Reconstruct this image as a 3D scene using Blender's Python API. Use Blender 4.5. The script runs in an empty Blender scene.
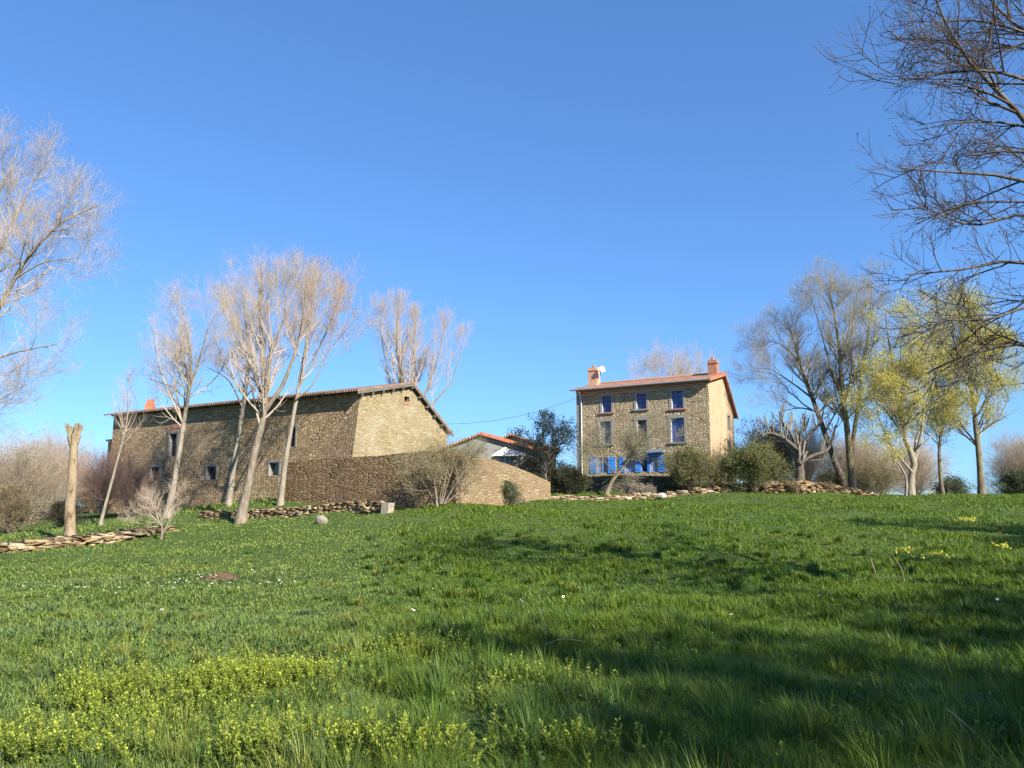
import bpy, math, random
import numpy as np
from mathutils import Vector

rng = np.random.default_rng(11)
random.seed(11)
scene = bpy.context.scene
COL = scene.collection
R = math.radians

# ------------------------------------------------------------------ camera geometry
F_PX, HORIZON = 800.0, 510.0
PITCH = math.atan((HORIZON - 384) / F_PX)
CP, SP = math.cos(PITCH), math.sin(PITCH)
EYE = np.array([0.0, 0.0, 1.6])


def ray(px, py):
    u = (px - 512) / F_PX
    v = (384 - py) / F_PX
    return np.array([u, CP - v * SP, SP + v * CP])


def P(px, py, Y):
    """world point seen at photo position px,py at forward distance Y"""
    d = ray(px, py)
    return EYE + d * (Y / d[1])


def PP(pts, Y):
    return np.array([P(p[0], p[1], p[2] if len(p) > 2 else Y) for p in pts])


# ------------------------------------------------------------------ noise
class VNoise:
    def __init__(self, seed):
        self.t = np.random.default_rng(seed).random((256, 256))

    def __call__(self, x, y):
        x = np.asarray(x, float); y = np.asarray(y, float)
        xi = np.floor(x).astype(int); yi = np.floor(y).astype(int)
        fx = x - xi; fy = y - yi
        fx = fx * fx * (3 - 2 * fx); fy = fy * fy * (3 - 2 * fy)
        t = self.t
        a = t[xi % 256, yi % 256]; b = t[(xi + 1) % 256, yi % 256]
        c = t[xi % 256, (yi + 1) % 256]; d = t[(xi + 1) % 256, (yi + 1) % 256]
        return (a * (1 - fx) + b * fx) * (1 - fy) + (c * (1 - fx) + d * fx) * fy


N1, N2, N3, N4 = VNoise(1), VNoise(2), VNoise(3), VNoise(4)

# ------------------------------------------------------------------ terrain height (thin plate spline through known ground contacts)
ctrl = []
for x in (-14, -7, 0, 7, 14):
    ctrl.append((x, 2, 0.0 + 0.004 * x))
    ctrl.append((x * 1.4, -25, -1.0))
for px, py, Y in [
        (512, 640, 11.6), (200, 640, 11.4), (850, 640, 11.8),
        (512, 545, 30), (512, 510, 44), (800, 530, 32), (800, 505, 46), (1000, 515, 38),
        (0, 556, 35), (60, 549, 36.5), (120, 540, 39), (160, 532, 41.5), (70, 541, 38.5), (161, 541, 39),
        (205, 518, 46), (240, 523, 43), (228, 509, 49), (280, 506, 47.5), (170, 518, 47), (100, 525, 48),
        (325, 522, 40), (392, 515, 41.5), (440, 504, 41.5), (470, 502, 44), (500, 499, 49), (300, 575, 26), (60, 600, 20),
        (560, 499, 52), (620, 497, 53), (690, 495, 54), (760, 494.5, 55), (850, 494, 57), (912, 496, 55.5),
        (980, 496, 57), (1024, 496, 57), (1200, 500, 57), (1200, 560, 26), (-200, 560, 38), (-200, 525, 60), (0, 520, 62)]:
    ctrl.append(tuple(P(px, py, Y)))
ctrl += [(-30, 72, 1.8), (-48, 66, 1.4), (-42, 76, 1.9), (-10, 72, 3.2), (10, 74, 3.6), (30, 72, 1.6), (60, 75, 0.5), (-60, 80, 1.6), (0, 95, 1.0), (40, 100, -3), (-60, 110, -4)]
ctrl = np.array(ctrl)


def _k(r2):
    return 0.5 * r2 * np.log(r2 + 1e-9)


def _fit(c):
    n = len(c)
    d2 = ((c[:, None, :2] - c[None, :, :2]) ** 2).sum(-1)
    A = np.zeros((n + 3, n + 3))
    A[:n, :n] = _k(d2) + np.eye(n) * 6.0
    A[:n, n] = 1; A[:n, n + 1:] = c[:, :2]
    A[n, :n] = 1; A[n + 1:, :n] = c[:, :2].T
    b = np.zeros(n + 3); b[:n] = c[:, 2]
    return np.linalg.solve(A, b)


_W = _fit(ctrl)


def H0(x, y):
    x = np.asarray(x, float); y = np.asarray(y, float)
    sh = x.shape
    x = x.ravel(); y = y.ravel()
    # outside the built area the plane of the spline is faded to a far lowland
    xc = np.clip(x, -75, 80); yc = np.clip(y, -30, 115)
    out = np.empty_like(x)
    n = len(ctrl)
    for s in range(0, len(x), 40000):
        q = np.stack([xc[s:s + 40000], yc[s:s + 40000]], 1)
        d2 = ((q[:, None, :] - ctrl[None, :, :2]) ** 2).sum(-1)
        out[s:s + 40000] = _k(d2) @ _W[:n] + _W[n] + q @ _W[n + 1:]
    dist = np.hypot(x - xc, y - yc)
    w = np.clip(dist / 160, 0, 1); w = w * w * (3 - 2 * w)
    out = out * (1 - w) + (-14.0) * w
    return out.reshape(sh)


def H(x, y):
    x = np.asarray(x, float); y = np.asarray(y, float)
    b = 0.26 * (N1(x * 0.33 + 31, y * 0.33 + 7) - 0.5) + 0.17 * (N2(x * 0.9 + 3, y * 0.9 + 5) - 0.5) + 0.07 * (N3(x * 2.3, y * 2.3) - 0.5)
    return H0(x, y) + b


def ground(px, py, tol=0.01):
    """point where the photo ray meets the ground"""
    d = ray(px, py)
    t = np.linspace(2.5, 75, 1500)
    p = EYE + d * t[:, None]
    h = H(p[:, 0], p[:, 1])
    i = np.argmax(p[:, 2] < h)
    return np.array([p[i, 0], p[i, 1], h[i]])


# ------------------------------------------------------------------ mesh helpers
def set_props(o, label=None, cat=None, group=None, kind=None):
    if label: o['label'] = label
    if cat: o['category'] = cat
    if group: o['group'] = group
    if kind: o['kind'] = kind
    return o


def mesh_np(name, verts, quads=None, tris=None, mat=None, parent=None, col=None, smooth=False, uv=None):
    verts = np.asarray(verts, np.float32)
    if parent is not None:
        verts = verts - np.array(parent.location, np.float32)
    q = np.zeros((0, 4), np.int32) if quads is None else np.asarray(quads, np.int32)
    t = np.zeros((0, 3), np.int32) if tris is None else np.asarray(tris, np.int32)
    me = bpy.data.meshes.new(name)
    me.vertices.add(len(verts)); me.vertices.foreach_set('co', verts.ravel())
    nl = q.size + t.size
    me.loops.add(nl)
    me.loops.foreach_set('vertex_index', np.concatenate([q.ravel(), t.ravel()]))
    me.polygons.add(len(q) + len(t))
    starts = np.concatenate([np.arange(len(q)) * 4, q.size + np.arange(len(t)) * 3]).astype(np.int32)
    me.polygons.foreach_set('loop_start', starts)
    try:
        me.polygons.foreach_set('loop_total', np.concatenate([np.full(len(q), 4), np.full(len(t), 3)]).astype(np.int32))
    except Exception:
        pass
    if smooth:
        me.polygons.foreach_set('use_smooth', np.ones(len(q) + len(t), bool))
    me.update(calc_edges=True)
    if col is not None:
        a = me.attributes.new('Col', 'FLOAT_COLOR', 'POINT')
        c = np.ones((len(verts), 4), np.float32); c[:, :3] = col
        a.data.foreach_set('color', c.ravel())
    if uv is not None:
        l = me.uv_layers.new(name='UVMap'); l.data.foreach_set('uv', np.asarray(uv, np.float32).ravel())
    if mat is not None: me.materials.append(mat)
    o = bpy.data.objects.new(name, me); COL.objects.link(o)
    if parent is not None: o.parent = parent
    return o


def empty(name, loc, label=None, cat=None, group=None):
    o = bpy.data.objects.new(name, None); COL.objects.link(o)
    o.location = [float(v) for v in loc]; o.empty_display_size = 0.2
    return set_props(o, label, cat, group)


class MB:
    """collects polygons in world coordinates; metre UVs laid along each face"""
    def __init__(s): s.v = []; s.f = []

    def poly(s, pts):
        i = len(s.v); s.v += [tuple(map(float, p)) for p in pts]; s.f.append(list(range(i, i + len(pts)))); return s

    def box(s, o, a, b, c):
        """box from corner o with edge vectors a,b,c"""
        o, a, b, c = (np.asarray(k, float) for k in (o, a, b, c))
        if np.dot(np.cross(a, b), c) < 0: a, b = b, a
        p = [o, o + a, o + a + b, o + b, o + c, o + a + c, o + a + b + c, o + b + c]
        i = len(s.v); s.v += [tuple(k) for k in p]
        for f in ((0, 3, 2, 1), (4, 5, 6, 7), (0, 1, 5, 4), (1, 2, 6, 5), (2, 3, 7, 6), (3, 0, 4, 7)):
            s.f.append([i + k for k in f])
        return s

    def prism(s, pts, d):
        pts = [np.asarray(p, float) for p in pts]; d = np.asarray(d, float)
        n = len(pts)
        s.poly(pts); s.poly([p + d for p in reversed(pts)])
        for k in range(n):
            a, b = pts[k], pts[(k + 1) % n]
            s.poly([b, a, a + d, b + d])
        return s

    def build(s, name, mat, parent=None, bevel=0):
        off = np.array(parent.location) if parent is not None else np.zeros(3)
        pp = parent
        while pp is not None and pp.parent is not None:
            pp = pp.parent; off = off + np.array(pp.location)
        me = bpy.data.meshes.new(name)
        V = np.array(s.v)
        me.from_pydata([tuple(p) for p in (V - off)], [], s.f)
        l = me.uv_layers.new(name='UVMap')
        for pol in me.polygons:
            n = np.array(pol.normal)
            t = np.cross([0, 0, 1], n) if abs(n[2]) < 0.97 else np.array([1.0, 0, 0])
            t /= np.linalg.norm(t) + 1e-9
            b = np.cross(n, t)
            for li in pol.loop_indices:
                p = V[me.loops[li].vertex_index]
                l.data[li].uv = (float(p @ t), float(p @ b))
        if mat is not None: me.materials.append(mat)
        o = bpy.data.objects.new(name, me); COL.objects.link(o)
        if parent is not None: o.parent = parent
        if bevel:
            m = o.modifiers.new('bevel', 'BEVEL'); m.width = bevel; m.segments = 1; m.limit_method = 'ANGLE'
        return o


def tubes(pts, rad, S):
    """pts (N,K,3), rad (N,K) -> verts, quads"""
    N, K, _ = pts.shape
    tan = np.gradient(pts, axis=1)
    tan /= np.linalg.norm(tan, axis=2, keepdims=True) + 1e-9
    m = tan.mean(1)
    ref = np.where(np.abs(m[:, 2:3]) > 0.75, np.array([[1.0, 0, 0]]), np.array([[0, 0, 1.0]]))
    n1 = np.cross(tan, ref[:, None, :]); n1 /= np.linalg.norm(n1, axis=2, keepdims=True) + 1e-9
    n2 = np.cross(tan, n1)
    ang = np.arange(S) * 2 * math.pi / S
    v = pts[:, :, None, :] + rad[:, :, None, None] * (np.cos(ang)[None, None, :, None] * n1[:, :, None, :] + np.sin(ang)[None, None, :, None] * n2[:, :, None, :])
    idx = np.arange(N * K * S).reshape(N, K, S)
    a = idx[:, :-1, :]; b = np.roll(a, -1, 2); d = idx[:, 1:, :]; c = np.roll(d, -1, 2)
    q = np.stack([a, d, c, b], -1).reshape(-1, 4)
    return v.reshape(-1, 3), q


def join(parts):
    V, Q, o = [], [], 0
    for v, q in parts:
        V.append(v); Q.append(q + o); o += len(v)
    return np.concatenate(V), np.concatenate(Q)


def resample(pts, K):
    pts = np.asarray(pts, float)
    # smooth (Catmull-Rom) then equal arc length
    n = len(pts)
    ext = np.vstack([2 * pts[0] - pts[1], pts, 2 * pts[-1] - pts[-2]])
    out = []
    for i in range(n - 1):
        p0, p1, p2, p3 = ext[i:i + 4]
        for t in np.linspace(0, 1, 8, endpoint=False):
            out.append(0.5 * (2 * p1 + (p2 - p0) * t + (2 * p0 - 5 * p1 + 4 * p2 - p3) * t * t + (3 * p1 - p0 - 3 * p2 + p3) * t ** 3))
    out.append(pts[-1]); out = np.array(out)
    L = np.r_[0, np.cumsum(np.linalg.norm(np.diff(out, axis=0), axis=1))]
    s = np.linspace(0, L[-1], K)
    return np.stack([np.interp(s, L, out[:, k]) for k in range(3)], 1)


# ------------------------------------------------------------------ materials
def new_mat(name):
    m = bpy.data.materials.new(name); m.use_nodes = True
    nt = m.node_tree
    return m, nt, nt.nodes['Principled BSDF'], nt.nodes['Material Output']


def nd(nt, t, **kw):
    n = nt.nodes.new(t)
    for k, v in kw.items():
        if k.startswith('i_'): n.inputs[k[2:].replace('_', ' ')].default_value = v
        else: setattr(n, k, v)
    return n


def ramp(nt, stops):
    n = nt.nodes.new('ShaderNodeValToRGB')
    el = n.color_ramp.elements
    el[0].position, el[0].color = stops[0][0], (*stops[0][1], 1)
    el[1].position, el[1].color = stops[-1][0], (*stops[-1][1], 1)
    for p, c in stops[1:-1]:
        e = el.new(p); e.color = (*c, 1)
    return n


def mix(nt, f, a, b, mode='MIX'):
    n = nt.nodes.new('ShaderNodeMix'); n.data_type = 'RGBA'; n.blend_type = mode
    for s, v in ((n.inputs[0], f), (n.inputs[6], a), (n.inputs[7], b)):
        if isinstance(v, bpy.types.NodeSocket): nt.links.new(v, s)
        elif isinstance(v, tuple): s.default_value = (*v, 1)
        else: s.default_value = v
    return n.outputs[2]


def plain(name, c, rough=0.7, var=0.15, scale=4.0, spec=0.3, metal=0.0):
    m, nt, b, o = new_mat(name)
    tc = nd(nt, 'ShaderNodeTexCoord')
    n = nd(nt, 'ShaderNodeTexNoise', i_Scale=scale, i_Detail=5.0, i_Roughness=0.65)
    nt.links.new(tc.outputs['Object'], n.inputs['Vector'])
    r = ramp(nt, [(0.3, tuple(k * (1 - var) for k in c)), (0.7, tuple(min(1, k * (1 + var)) for k in c))])
    nt.links.new(n.outputs['Fac'], r.inputs[0]); nt.links.new(r.outputs[0], b.inputs['Base Color'])
    b.inputs['Roughness'].default_value = rough
    b.inputs['Specular IOR Level'].default_value = spec
    b.inputs['Metallic'].default_value = metal
    return m


def rubble(name, cols, mortar, su=3.4, sv=7.5, stain=(0.12, 0.10, 0.07), stain_amt=0.3, mw=0.06, bump=0.7, distort=0.25):
    """rubble stone masonry on metre UVs"""
    m, nt, b, o = new_mat(name)
    uv = nd(nt, 'ShaderNodeUVMap')
    nz = nd(nt, 'ShaderNodeTexNoise', i_Scale=1.6, i_Detail=3.0)
    nt.links.new(uv.outputs[0], nz.inputs['Vector'])
    sub = nd(nt, 'ShaderNodeVectorMath', operation='SUBTRACT'); sub.inputs[1].default_value = (.5, .5, .5)
    nt.links.new(nz.outputs['Color'], sub.inputs[0])
    sc = nd(nt, 'ShaderNodeVectorMath', operation='SCALE'); sc.inputs['Scale'].default_value = distort
    nt.links.new(sub.outputs[0], sc.inputs[0])
    ad = nd(nt, 'ShaderNodeVectorMath', operation='ADD')
    nt.links.new(uv.outputs[0], ad.inputs[0]); nt.links.new(sc.outputs[0], ad.inputs[1])
    mp = nd(nt, 'ShaderNodeMapping'); mp.inputs['Scale'].default_value = (su, sv, 1)
    nt.links.new(ad.outputs[0], mp.inputs[0])
    v1 = nd(nt, 'ShaderNodeTexVoronoi', voronoi_dimensions='2D', feature='F1', i_Scale=1.0, i_Randomness=0.85)
    v2 = nd(nt, 'ShaderNodeTexVoronoi', voronoi_dimensions='2D', feature='DISTANCE_TO_EDGE', i_Scale=1.0, i_Randomness=0.85)
    for v in (v1, v2): nt.links.new(mp.outputs[0], v.inputs['Vector'])
    # patches of larger blocks among the small rubble
    mp2 = nd(nt, 'ShaderNodeMapping'); mp2.inputs['Scale'].default_value = (su * .55, sv * .62, 1); mp2.inputs['Location'].default_value = (3.3, 1.7, 0)
    nt.links.new(ad.outputs[0], mp2.inputs[0])
    v3 = nd(nt, 'ShaderNodeTexVoronoi', voronoi_dimensions='2D', feature='F1', i_Scale=1.0, i_Randomness=0.9)
    v4 = nd(nt, 'ShaderNodeTexVoronoi', voronoi_dimensions='2D', feature='DISTANCE_TO_EDGE', i_Scale=1.0, i_Randomness=0.9)
    for v in (v3, v4): nt.links.new(mp2.outputs[0], v.inputs['Vector'])
    nq = nd(nt, 'ShaderNodeTexNoise', i_Scale=0.9, i_Detail=3.0); nt.links.new(uv.outputs[0], nq.inputs['Vector'])
    rq = ramp(nt, [(0.58, (0, 0, 0)), (0.61, (1, 1, 1))]); nt.links.new(nq.outputs[0], rq.inputs[0])
    cellc = mix(nt, rq.outputs[0], v1.outputs['Color'], v3.outputs['Color'])
    ed = nd(nt, 'ShaderNodeMix'); ed.data_type = 'FLOAT'
    nt.links.new(rq.outputs[0], ed.inputs[0]); nt.links.new(v2.outputs['Distance'], ed.inputs[2]); nt.links.new(v4.outputs['Distance'], ed.inputs[3])
    edge = ed.outputs[0]
    sep = nd(nt, 'ShaderNodeSeparateColor'); nt.links.new(cellc, sep.inputs[0])
    n = len(cols)
    rp = ramp(nt, [(i / (n - 1), c) for i, c in enumerate(cols)])
    nt.links.new(sep.outputs[0], rp.inputs[0])
    # fine mottling inside the stones
    nf = nd(nt, 'ShaderNodeTexNoise', i_Scale=14.0, i_Detail=4.0); nt.links.new(uv.outputs[0], nf.inputs['Vector'])
    rf = ramp(nt, [(0.3, (0.72, 0.72, 0.72)), (0.7, (1.22, 1.2, 1.15))]); nt.links.new(nf.outputs[0], rf.inputs[0])
    c = mix(nt, 1.0, rp.outputs[0], rf.outputs[0], 'MULTIPLY')
    # weather staining in large patches
    ns = nd(nt, 'ShaderNodeTexNoise', i_Scale=0.45, i_Detail=5.0, i_Roughness=0.6); nt.links.new(uv.outputs[0], ns.inputs['Vector'])
    rs = ramp(nt, [(0.45, (0, 0, 0)), (0.7, (stain_amt,) * 3)]); nt.links.new(ns.outputs[0], rs.inputs[0])
    c = mix(nt, rs.outputs[0], c, stain)
    rm = ramp(nt, [(mw * 0.5, (1, 1, 1)), (mw * 1.6, (0, 0, 0))]); nt.links.new(edge, rm.inputs[0])
    c = mix(nt, rm.outputs[0], c, mortar)
    nt.links.new(c, b.inputs['Base Color'])
    rb = ramp(nt, [(0.0, (0, 0, 0)), (0.22, (1, 1, 1))]); nt.links.new(edge, rb.inputs[0])
    mul = nd(nt, 'ShaderNodeMath', operation='MULTIPLY_ADD')
    nt.links.new(sep.outputs[1], mul.inputs[0]); mul.inputs[1].default_value = 0.6; nt.links.new(rb.outputs[0], mul.inputs[2])
    bp = nd(nt, 'ShaderNodeBump', i_Strength=bump, i_Distance=0.06)
    nt.links.new(mul.outputs[0], bp.inputs['Height']); nt.links.new(bp.outputs[0], b.inputs['Normal'])
    b.inputs['Roughness'].default_value = 0.9; b.inputs['Specular IOR Level'].default_value = 0.15
    return m


def tiles(name, cols, pitch=0.22, row=0.36):
    m, nt, b, o = new_mat(name)
    uv = nd(nt, 'ShaderNodeUVMap')
    mp = nd(nt, 'ShaderNodeMapping'); mp.inputs['Scale'].default_value = (1 / pitch, 1 / row, 1)
    nt.links.new(uv.outputs[0], mp.inputs[0])
    fl = nd(nt, 'ShaderNodeVectorMath', operation='FLOOR'); nt.links.new(mp.outputs[0], fl.inputs[0])
    wn = nd(nt, 'ShaderNodeTexWhiteNoise', noise_dimensions='2D'); nt.links.new(fl.outputs[0], wn.inputs['Vector'])
    rp = ramp(nt, [(i / (len(cols) - 1), c) for i, c in enumerate(cols)]); nt.links.new(wn.outputs['Value'], rp.inputs[0])
    ns = nd(nt, 'ShaderNodeTexNoise', i_Scale=1.2, i_Detail=5.0); nt.links.new(uv.outputs[0], ns.inputs['Vector'])
    rs = ramp(nt, [(0.45, (0, 0, 0)), (0.75, (0.6,) * 3)]); nt.links.new(ns.outputs[0], rs.inputs[0])
    c = mix(nt, rs.outputs[0], rp.outputs[0], (0.16, 0.13, 0.09))
    nt.links.new(c, b.inputs['Base Color'])
    sx = nd(nt, 'ShaderNodeSeparateXYZ'); nt.links.new(mp.outputs[0], sx.inputs[0])
    w = nd(nt, 'ShaderNodeMath', operation='MULTIPLY'); w.inputs[1].default_value = 2 * math.pi; nt.links.new(sx.outputs[0], w.inputs[0])
    s = nd(nt, 'ShaderNodeMath', operation='SINE'); nt.links.new(w.outputs[0], s.inputs[0])
    bp = nd(nt, 'ShaderNodeBump', i_Strength=0.8, i_Distance=0.05)
    nt.links.new(s.outputs[0], bp.inputs['Height']); nt.links.new(bp.outputs[0], b.inputs['Normal'])
    b.inputs['Roughness'].default_value = 0.85; b.inputs['Specular IOR Level'].default_value = 0.2
    return m


def bark(name, cols, scale=3.0, lichen=None):
    m, nt, b, o = new_mat(name)
    tc = nd(nt, 'ShaderNodeTexCoord')
    mp = nd(nt, 'ShaderNodeMapping'); mp.inputs['Scale'].default_value = (1, 1, 0.35)
    nt.links.new(tc.outputs['Object'], mp.inputs[0])
    n = nd(nt, 'ShaderNodeTexNoise', i_Scale=scale, i_Detail=6.0, i_Roughness=0.7); nt.links.new(mp.outputs[0], n.inputs['Vector'])
    rp = ramp(nt, [(0.25 + 0.5 * i / (len(cols) - 1), c) for i, c in enumerate(cols)]); nt.links.new(n.outputs[0], rp.inputs[0])
    c = rp.outputs[0]
    if lichen:
        n2 = nd(nt, 'ShaderNodeTexNoise', i_Scale=1.3, i_Detail=4.0); nt.links.new(tc.outputs['Object'], n2.inputs['Vector'])
        r2 = ramp(nt, [(0.5, (0, 0, 0)), (0.62, (0.8,) * 3)]); nt.links.new(n2.outputs[0], r2.inputs[0])
        c = mix(nt, r2.outputs[0], c, lichen)
    nt.links.new(c, b.inputs['Base Color'])
    bp = nd(nt, 'ShaderNodeBump', i_Strength=0.9, i_Distance=0.06)
    nt.links.new(n.outputs[0], bp.inputs['Height']); nt.links.new(bp.outputs[0], b.inputs['Normal'])
    b.inputs['Roughness'].default_value = 0.9; b.inputs['Specular IOR Level'].default_value = 0.15
    return m


def leafy(name, trans=0.35, tint=(1, 1, 1), rough=0.55, spec=0.25):
    """thin leaves: colour from the per-leaf attribute, light passes through"""
    m, nt, b, o = new_mat(name)
    at = nd(nt, 'ShaderNodeAttribute', attribute_name='Col')
    nt.links.new(at.outputs['Color'], b.inputs['Base Color'])
    b.inputs['Roughness'].default_value = rough; b.inputs['Specular IOR Level'].default_value = spec
    tr = nd(nt, 'ShaderNodeBsdfTranslucent')
    nt.links.new(at.outputs['Color'], tr.inputs['Color'])
    ms = nd(nt, 'ShaderNodeMixShader'); ms.inputs[0].default_value = trans
    nt.links.new(b.outputs[0], ms.inputs[1]); nt.links.new(tr.outputs[0], ms.inputs[2])
    nt.links.new(ms.outputs[0], o.inputs['Surface'])
    return m


M = {}
M['barn_stone'] = rubble('barn rubble stone', [(0.382, 0.271, 0.155), (0.252, 0.176, 0.101), (0.480, 0.353, 0.208), (0.332, 0.224, 0.122), (0.581, 0.455, 0.291), (0.203, 0.140, 0.082)], (0.212, 0.149, 0.090), 3.6, 11.5, stain_amt=0.35)
M['gable_stone'] = rubble('pale gable stone', [(0.281, 0.222, 0.121), (0.218, 0.168, 0.090), (0.328, 0.269, 0.156), (0.203, 0.148, 0.074), (0.390, 0.335, 0.218)], (0.296, 0.242, 0.144), 3.0, 8.5, stain=(0.390, 0.351, 0.250), stain_amt=0.6, mw=0.09, bump=0.5)
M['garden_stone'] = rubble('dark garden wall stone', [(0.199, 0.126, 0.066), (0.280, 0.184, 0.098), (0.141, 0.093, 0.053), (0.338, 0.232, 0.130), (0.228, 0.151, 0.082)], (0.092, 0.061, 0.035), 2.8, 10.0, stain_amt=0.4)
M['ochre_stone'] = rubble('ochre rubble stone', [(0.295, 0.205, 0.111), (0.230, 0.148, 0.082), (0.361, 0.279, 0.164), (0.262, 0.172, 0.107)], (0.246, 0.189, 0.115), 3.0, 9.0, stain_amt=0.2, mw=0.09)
M['house_stone'] = rubble('house rubble stone', [(0.371, 0.283, 0.162), (0.264, 0.198, 0.120), (0.445, 0.362, 0.226), (0.320, 0.239, 0.139), (0.520, 0.436, 0.305), (0.192, 0.144, 0.093)], (0.316, 0.253, 0.161), 3.4, 8.5, stain_amt=0.12, mw=0.08)
M['terrace_stone'] = rubble('mossy terrace stone', [(0.09, 0.085, 0.065), (0.14, 0.125, 0.09), (0.07, 0.065, 0.05), (0.17, 0.15, 0.11)], (0.05, 0.048, 0.036), 2.6, 6.0, stain=(0.04, 0.055, 0.03), stain_amt=0.5)
M['cream_render'] = plain('cream lime render', (0.410, 0.307, 0.193), 0.9, 0.14, 1.2, 0.1)
M['grey_render'] = plain('grey render', (0.220, 0.220, 0.214), 0.9, 0.12, 1.0, 0.1)
M['dressed'] = plain('dressed grey stone', (0.264, 0.238, 0.200), 0.85, 0.12, 5, 0.2)
M['quoin'] = plain('weathered grey stone', (0.24, 0.225, 0.20), 0.9, 0.2, 3, 0.15)
M['sunlit_reveal'] = plain('sunlit pale reveal', (0.595, 0.570, 0.510), 0.85, 0.06, 5, 0.2)  # pale colour stands in for sunlight on the left inner side
M['brick'] = plain('red brick', (0.38, 0.18, 0.115), 0.85, 0.3, 9, 0.2)
M['brick_pale'] = plain('pale brick', (0.52, 0.31, 0.20), 0.85, 0.2, 7, 0.2)
M['tile_red'] = tiles('red roof tile', [(0.370, 0.150, 0.088), (0.458, 0.238, 0.150), (0.317, 0.132, 0.079), (0.475, 0.299, 0.211)])
M['tile_old'] = tiles('old roof tile', [(0.30, 0.16, 0.10), (0.38, 0.22, 0.14), (0.22, 0.14, 0.10), (0.34, 0.26, 0.19)])
M['verge'] = plain('weathered board', (0.14, 0.12, 0.10), 0.85, 0.3, 3, 0.2)
M['verge_red'] = plain('red verge tile', (0.42, 0.155, 0.09), 0.8, 0.25, 5, 0.2)
M['zinc'] = plain('dull zinc', (0.33, 0.34, 0.34), 0.5, 0.15, 4, 0.4, 0.5)
M['white_paint'] = plain('white paint', (0.62, 0.61, 0.58), 0.5, 0.06, 4, 0.4)
M['blue_paint'] = plain('bright blue paint', (0.055, 0.23, 0.62), 0.55, 0.22, 5, 0.4)
M['blue_dark'] = plain('deep blue paint', (0.045, 0.085, 0.27), 0.5, 0.2, 6, 0.4)
M['blue_glass'] = plain('blue glossy pane', (0.045, 0.075, 0.22), 0.12, 0.6, 3.0, 0.6)  # blue base, varied at random, with a glossy surface
M['dark_glass'] = plain('dark glass', (0.014, 0.018, 0.026), 0.07, 0.2, 3, 0.6)
M['vent_shade'] = plain('painted vent shade', (0.012, 0.010, 0.009), 0.9, 0.2, 3, 0.1)  # near-black colour for the unlit inside of the vents
M['grey_wood'] = plain('grey shutter wood', (0.27, 0.26, 0.25), 0.8, 0.25, 8, 0.2)
M['pink_curtain'] = plain('pinkish curtain', (0.45, 0.33, 0.26), 0.6, 0.2, 6, 0.3)
M['black'] = plain('black cable', (0.03, 0.03, 0.03), 0.6, 0.1, 3, 0.3)

M['bark_pale'] = bark('pale grey bark', [(0.085, 0.068, 0.047), (0.212, 0.174, 0.128), (0.340, 0.293, 0.225)], 5)
M['bark_silver'] = bark('silvery bark', [(0.111, 0.089, 0.064), (0.264, 0.225, 0.170), (0.383, 0.340, 0.272)], 5)
M['twig_pale'] = bark('pale twigs', [(0.387, 0.299, 0.220), (0.510, 0.422, 0.326)], 2)
M['twig_tan'] = bark('tan twigs', [(0.387, 0.273, 0.167), (0.510, 0.387, 0.255)], 2)
M['bark_dark'] = bark('dark brown bark', [(0.055, 0.045, 0.035), (0.12, 0.10, 0.08), (0.20, 0.17, 0.13)], 4)
M['bark_moss'] = bark('mossy bark', [(0.07, 0.055, 0.04), (0.16, 0.13, 0.09), (0.26, 0.22, 0.16)], 4, lichen=(0.20, 0.19, 0.07))
M['twig_dark'] = bark('dark twigs', [(0.064, 0.050, 0.038), (0.112, 0.086, 0.066)], 2)
M['twig_lichen'] = bark('lichened twigs', [(0.22, 0.18, 0.13), (0.34, 0.30, 0.20)], 2)
M['twig_red'] = bark('reddish twigs', [(0.28, 0.17, 0.13), (0.40, 0.26, 0.20)], 2)
M['twig_brown'] = bark('brown twigs', [(0.282, 0.207, 0.128), (0.405, 0.317, 0.211)], 2)
M['stump'] = bark('patchy plane bark', [(0.082, 0.045, 0.025), (0.115, 0.066, 0.037), (0.271, 0.213, 0.131), (0.295, 0.238, 0.148), (0.361, 0.303, 0.213)], 3.2)
M['leaf'] = leafy('small leaves')
M['grassm'] = leafy('grass blades', 0.42, rough=0.5, spec=0.22)


def attr_stone(name, rough=0.9):
    m, nt, b, o = new_mat(name)
    at = nd(nt, 'ShaderNodeAttribute', attribute_name='Col')
    tc = nd(nt, 'ShaderNodeTexCoord')
    n = nd(nt, 'ShaderNodeTexNoise', i_Scale=9.0, i_Detail=5.0); nt.links.new(tc.outputs['Object'], n.inputs['Vector'])
    rp = ramp(nt, [(0.3, (0.65, 0.65, 0.65)), (0.7, (1.25, 1.22, 1.15))]); nt.links.new(n.outputs[0], rp.inputs[0])
    c = mix(nt, 1.0, at.outputs['Color'], rp.outputs[0], 'MULTIPLY')
    nt.links.new(c, b.inputs['Base Color'])
    bp = nd(nt, 'ShaderNodeBump', i_Strength=0.5, i_Distance=0.03); nt.links.new(n.outputs[0], bp.inputs['Height']); nt.links.new(bp.outputs[0], b.inputs['Normal'])
    b.inputs['Roughness'].default_value = rough; b.inputs['Specular IOR Level'].default_value = 0.15
    return m


M['loose_stone'] = attr_stone('loose field stones')

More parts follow.
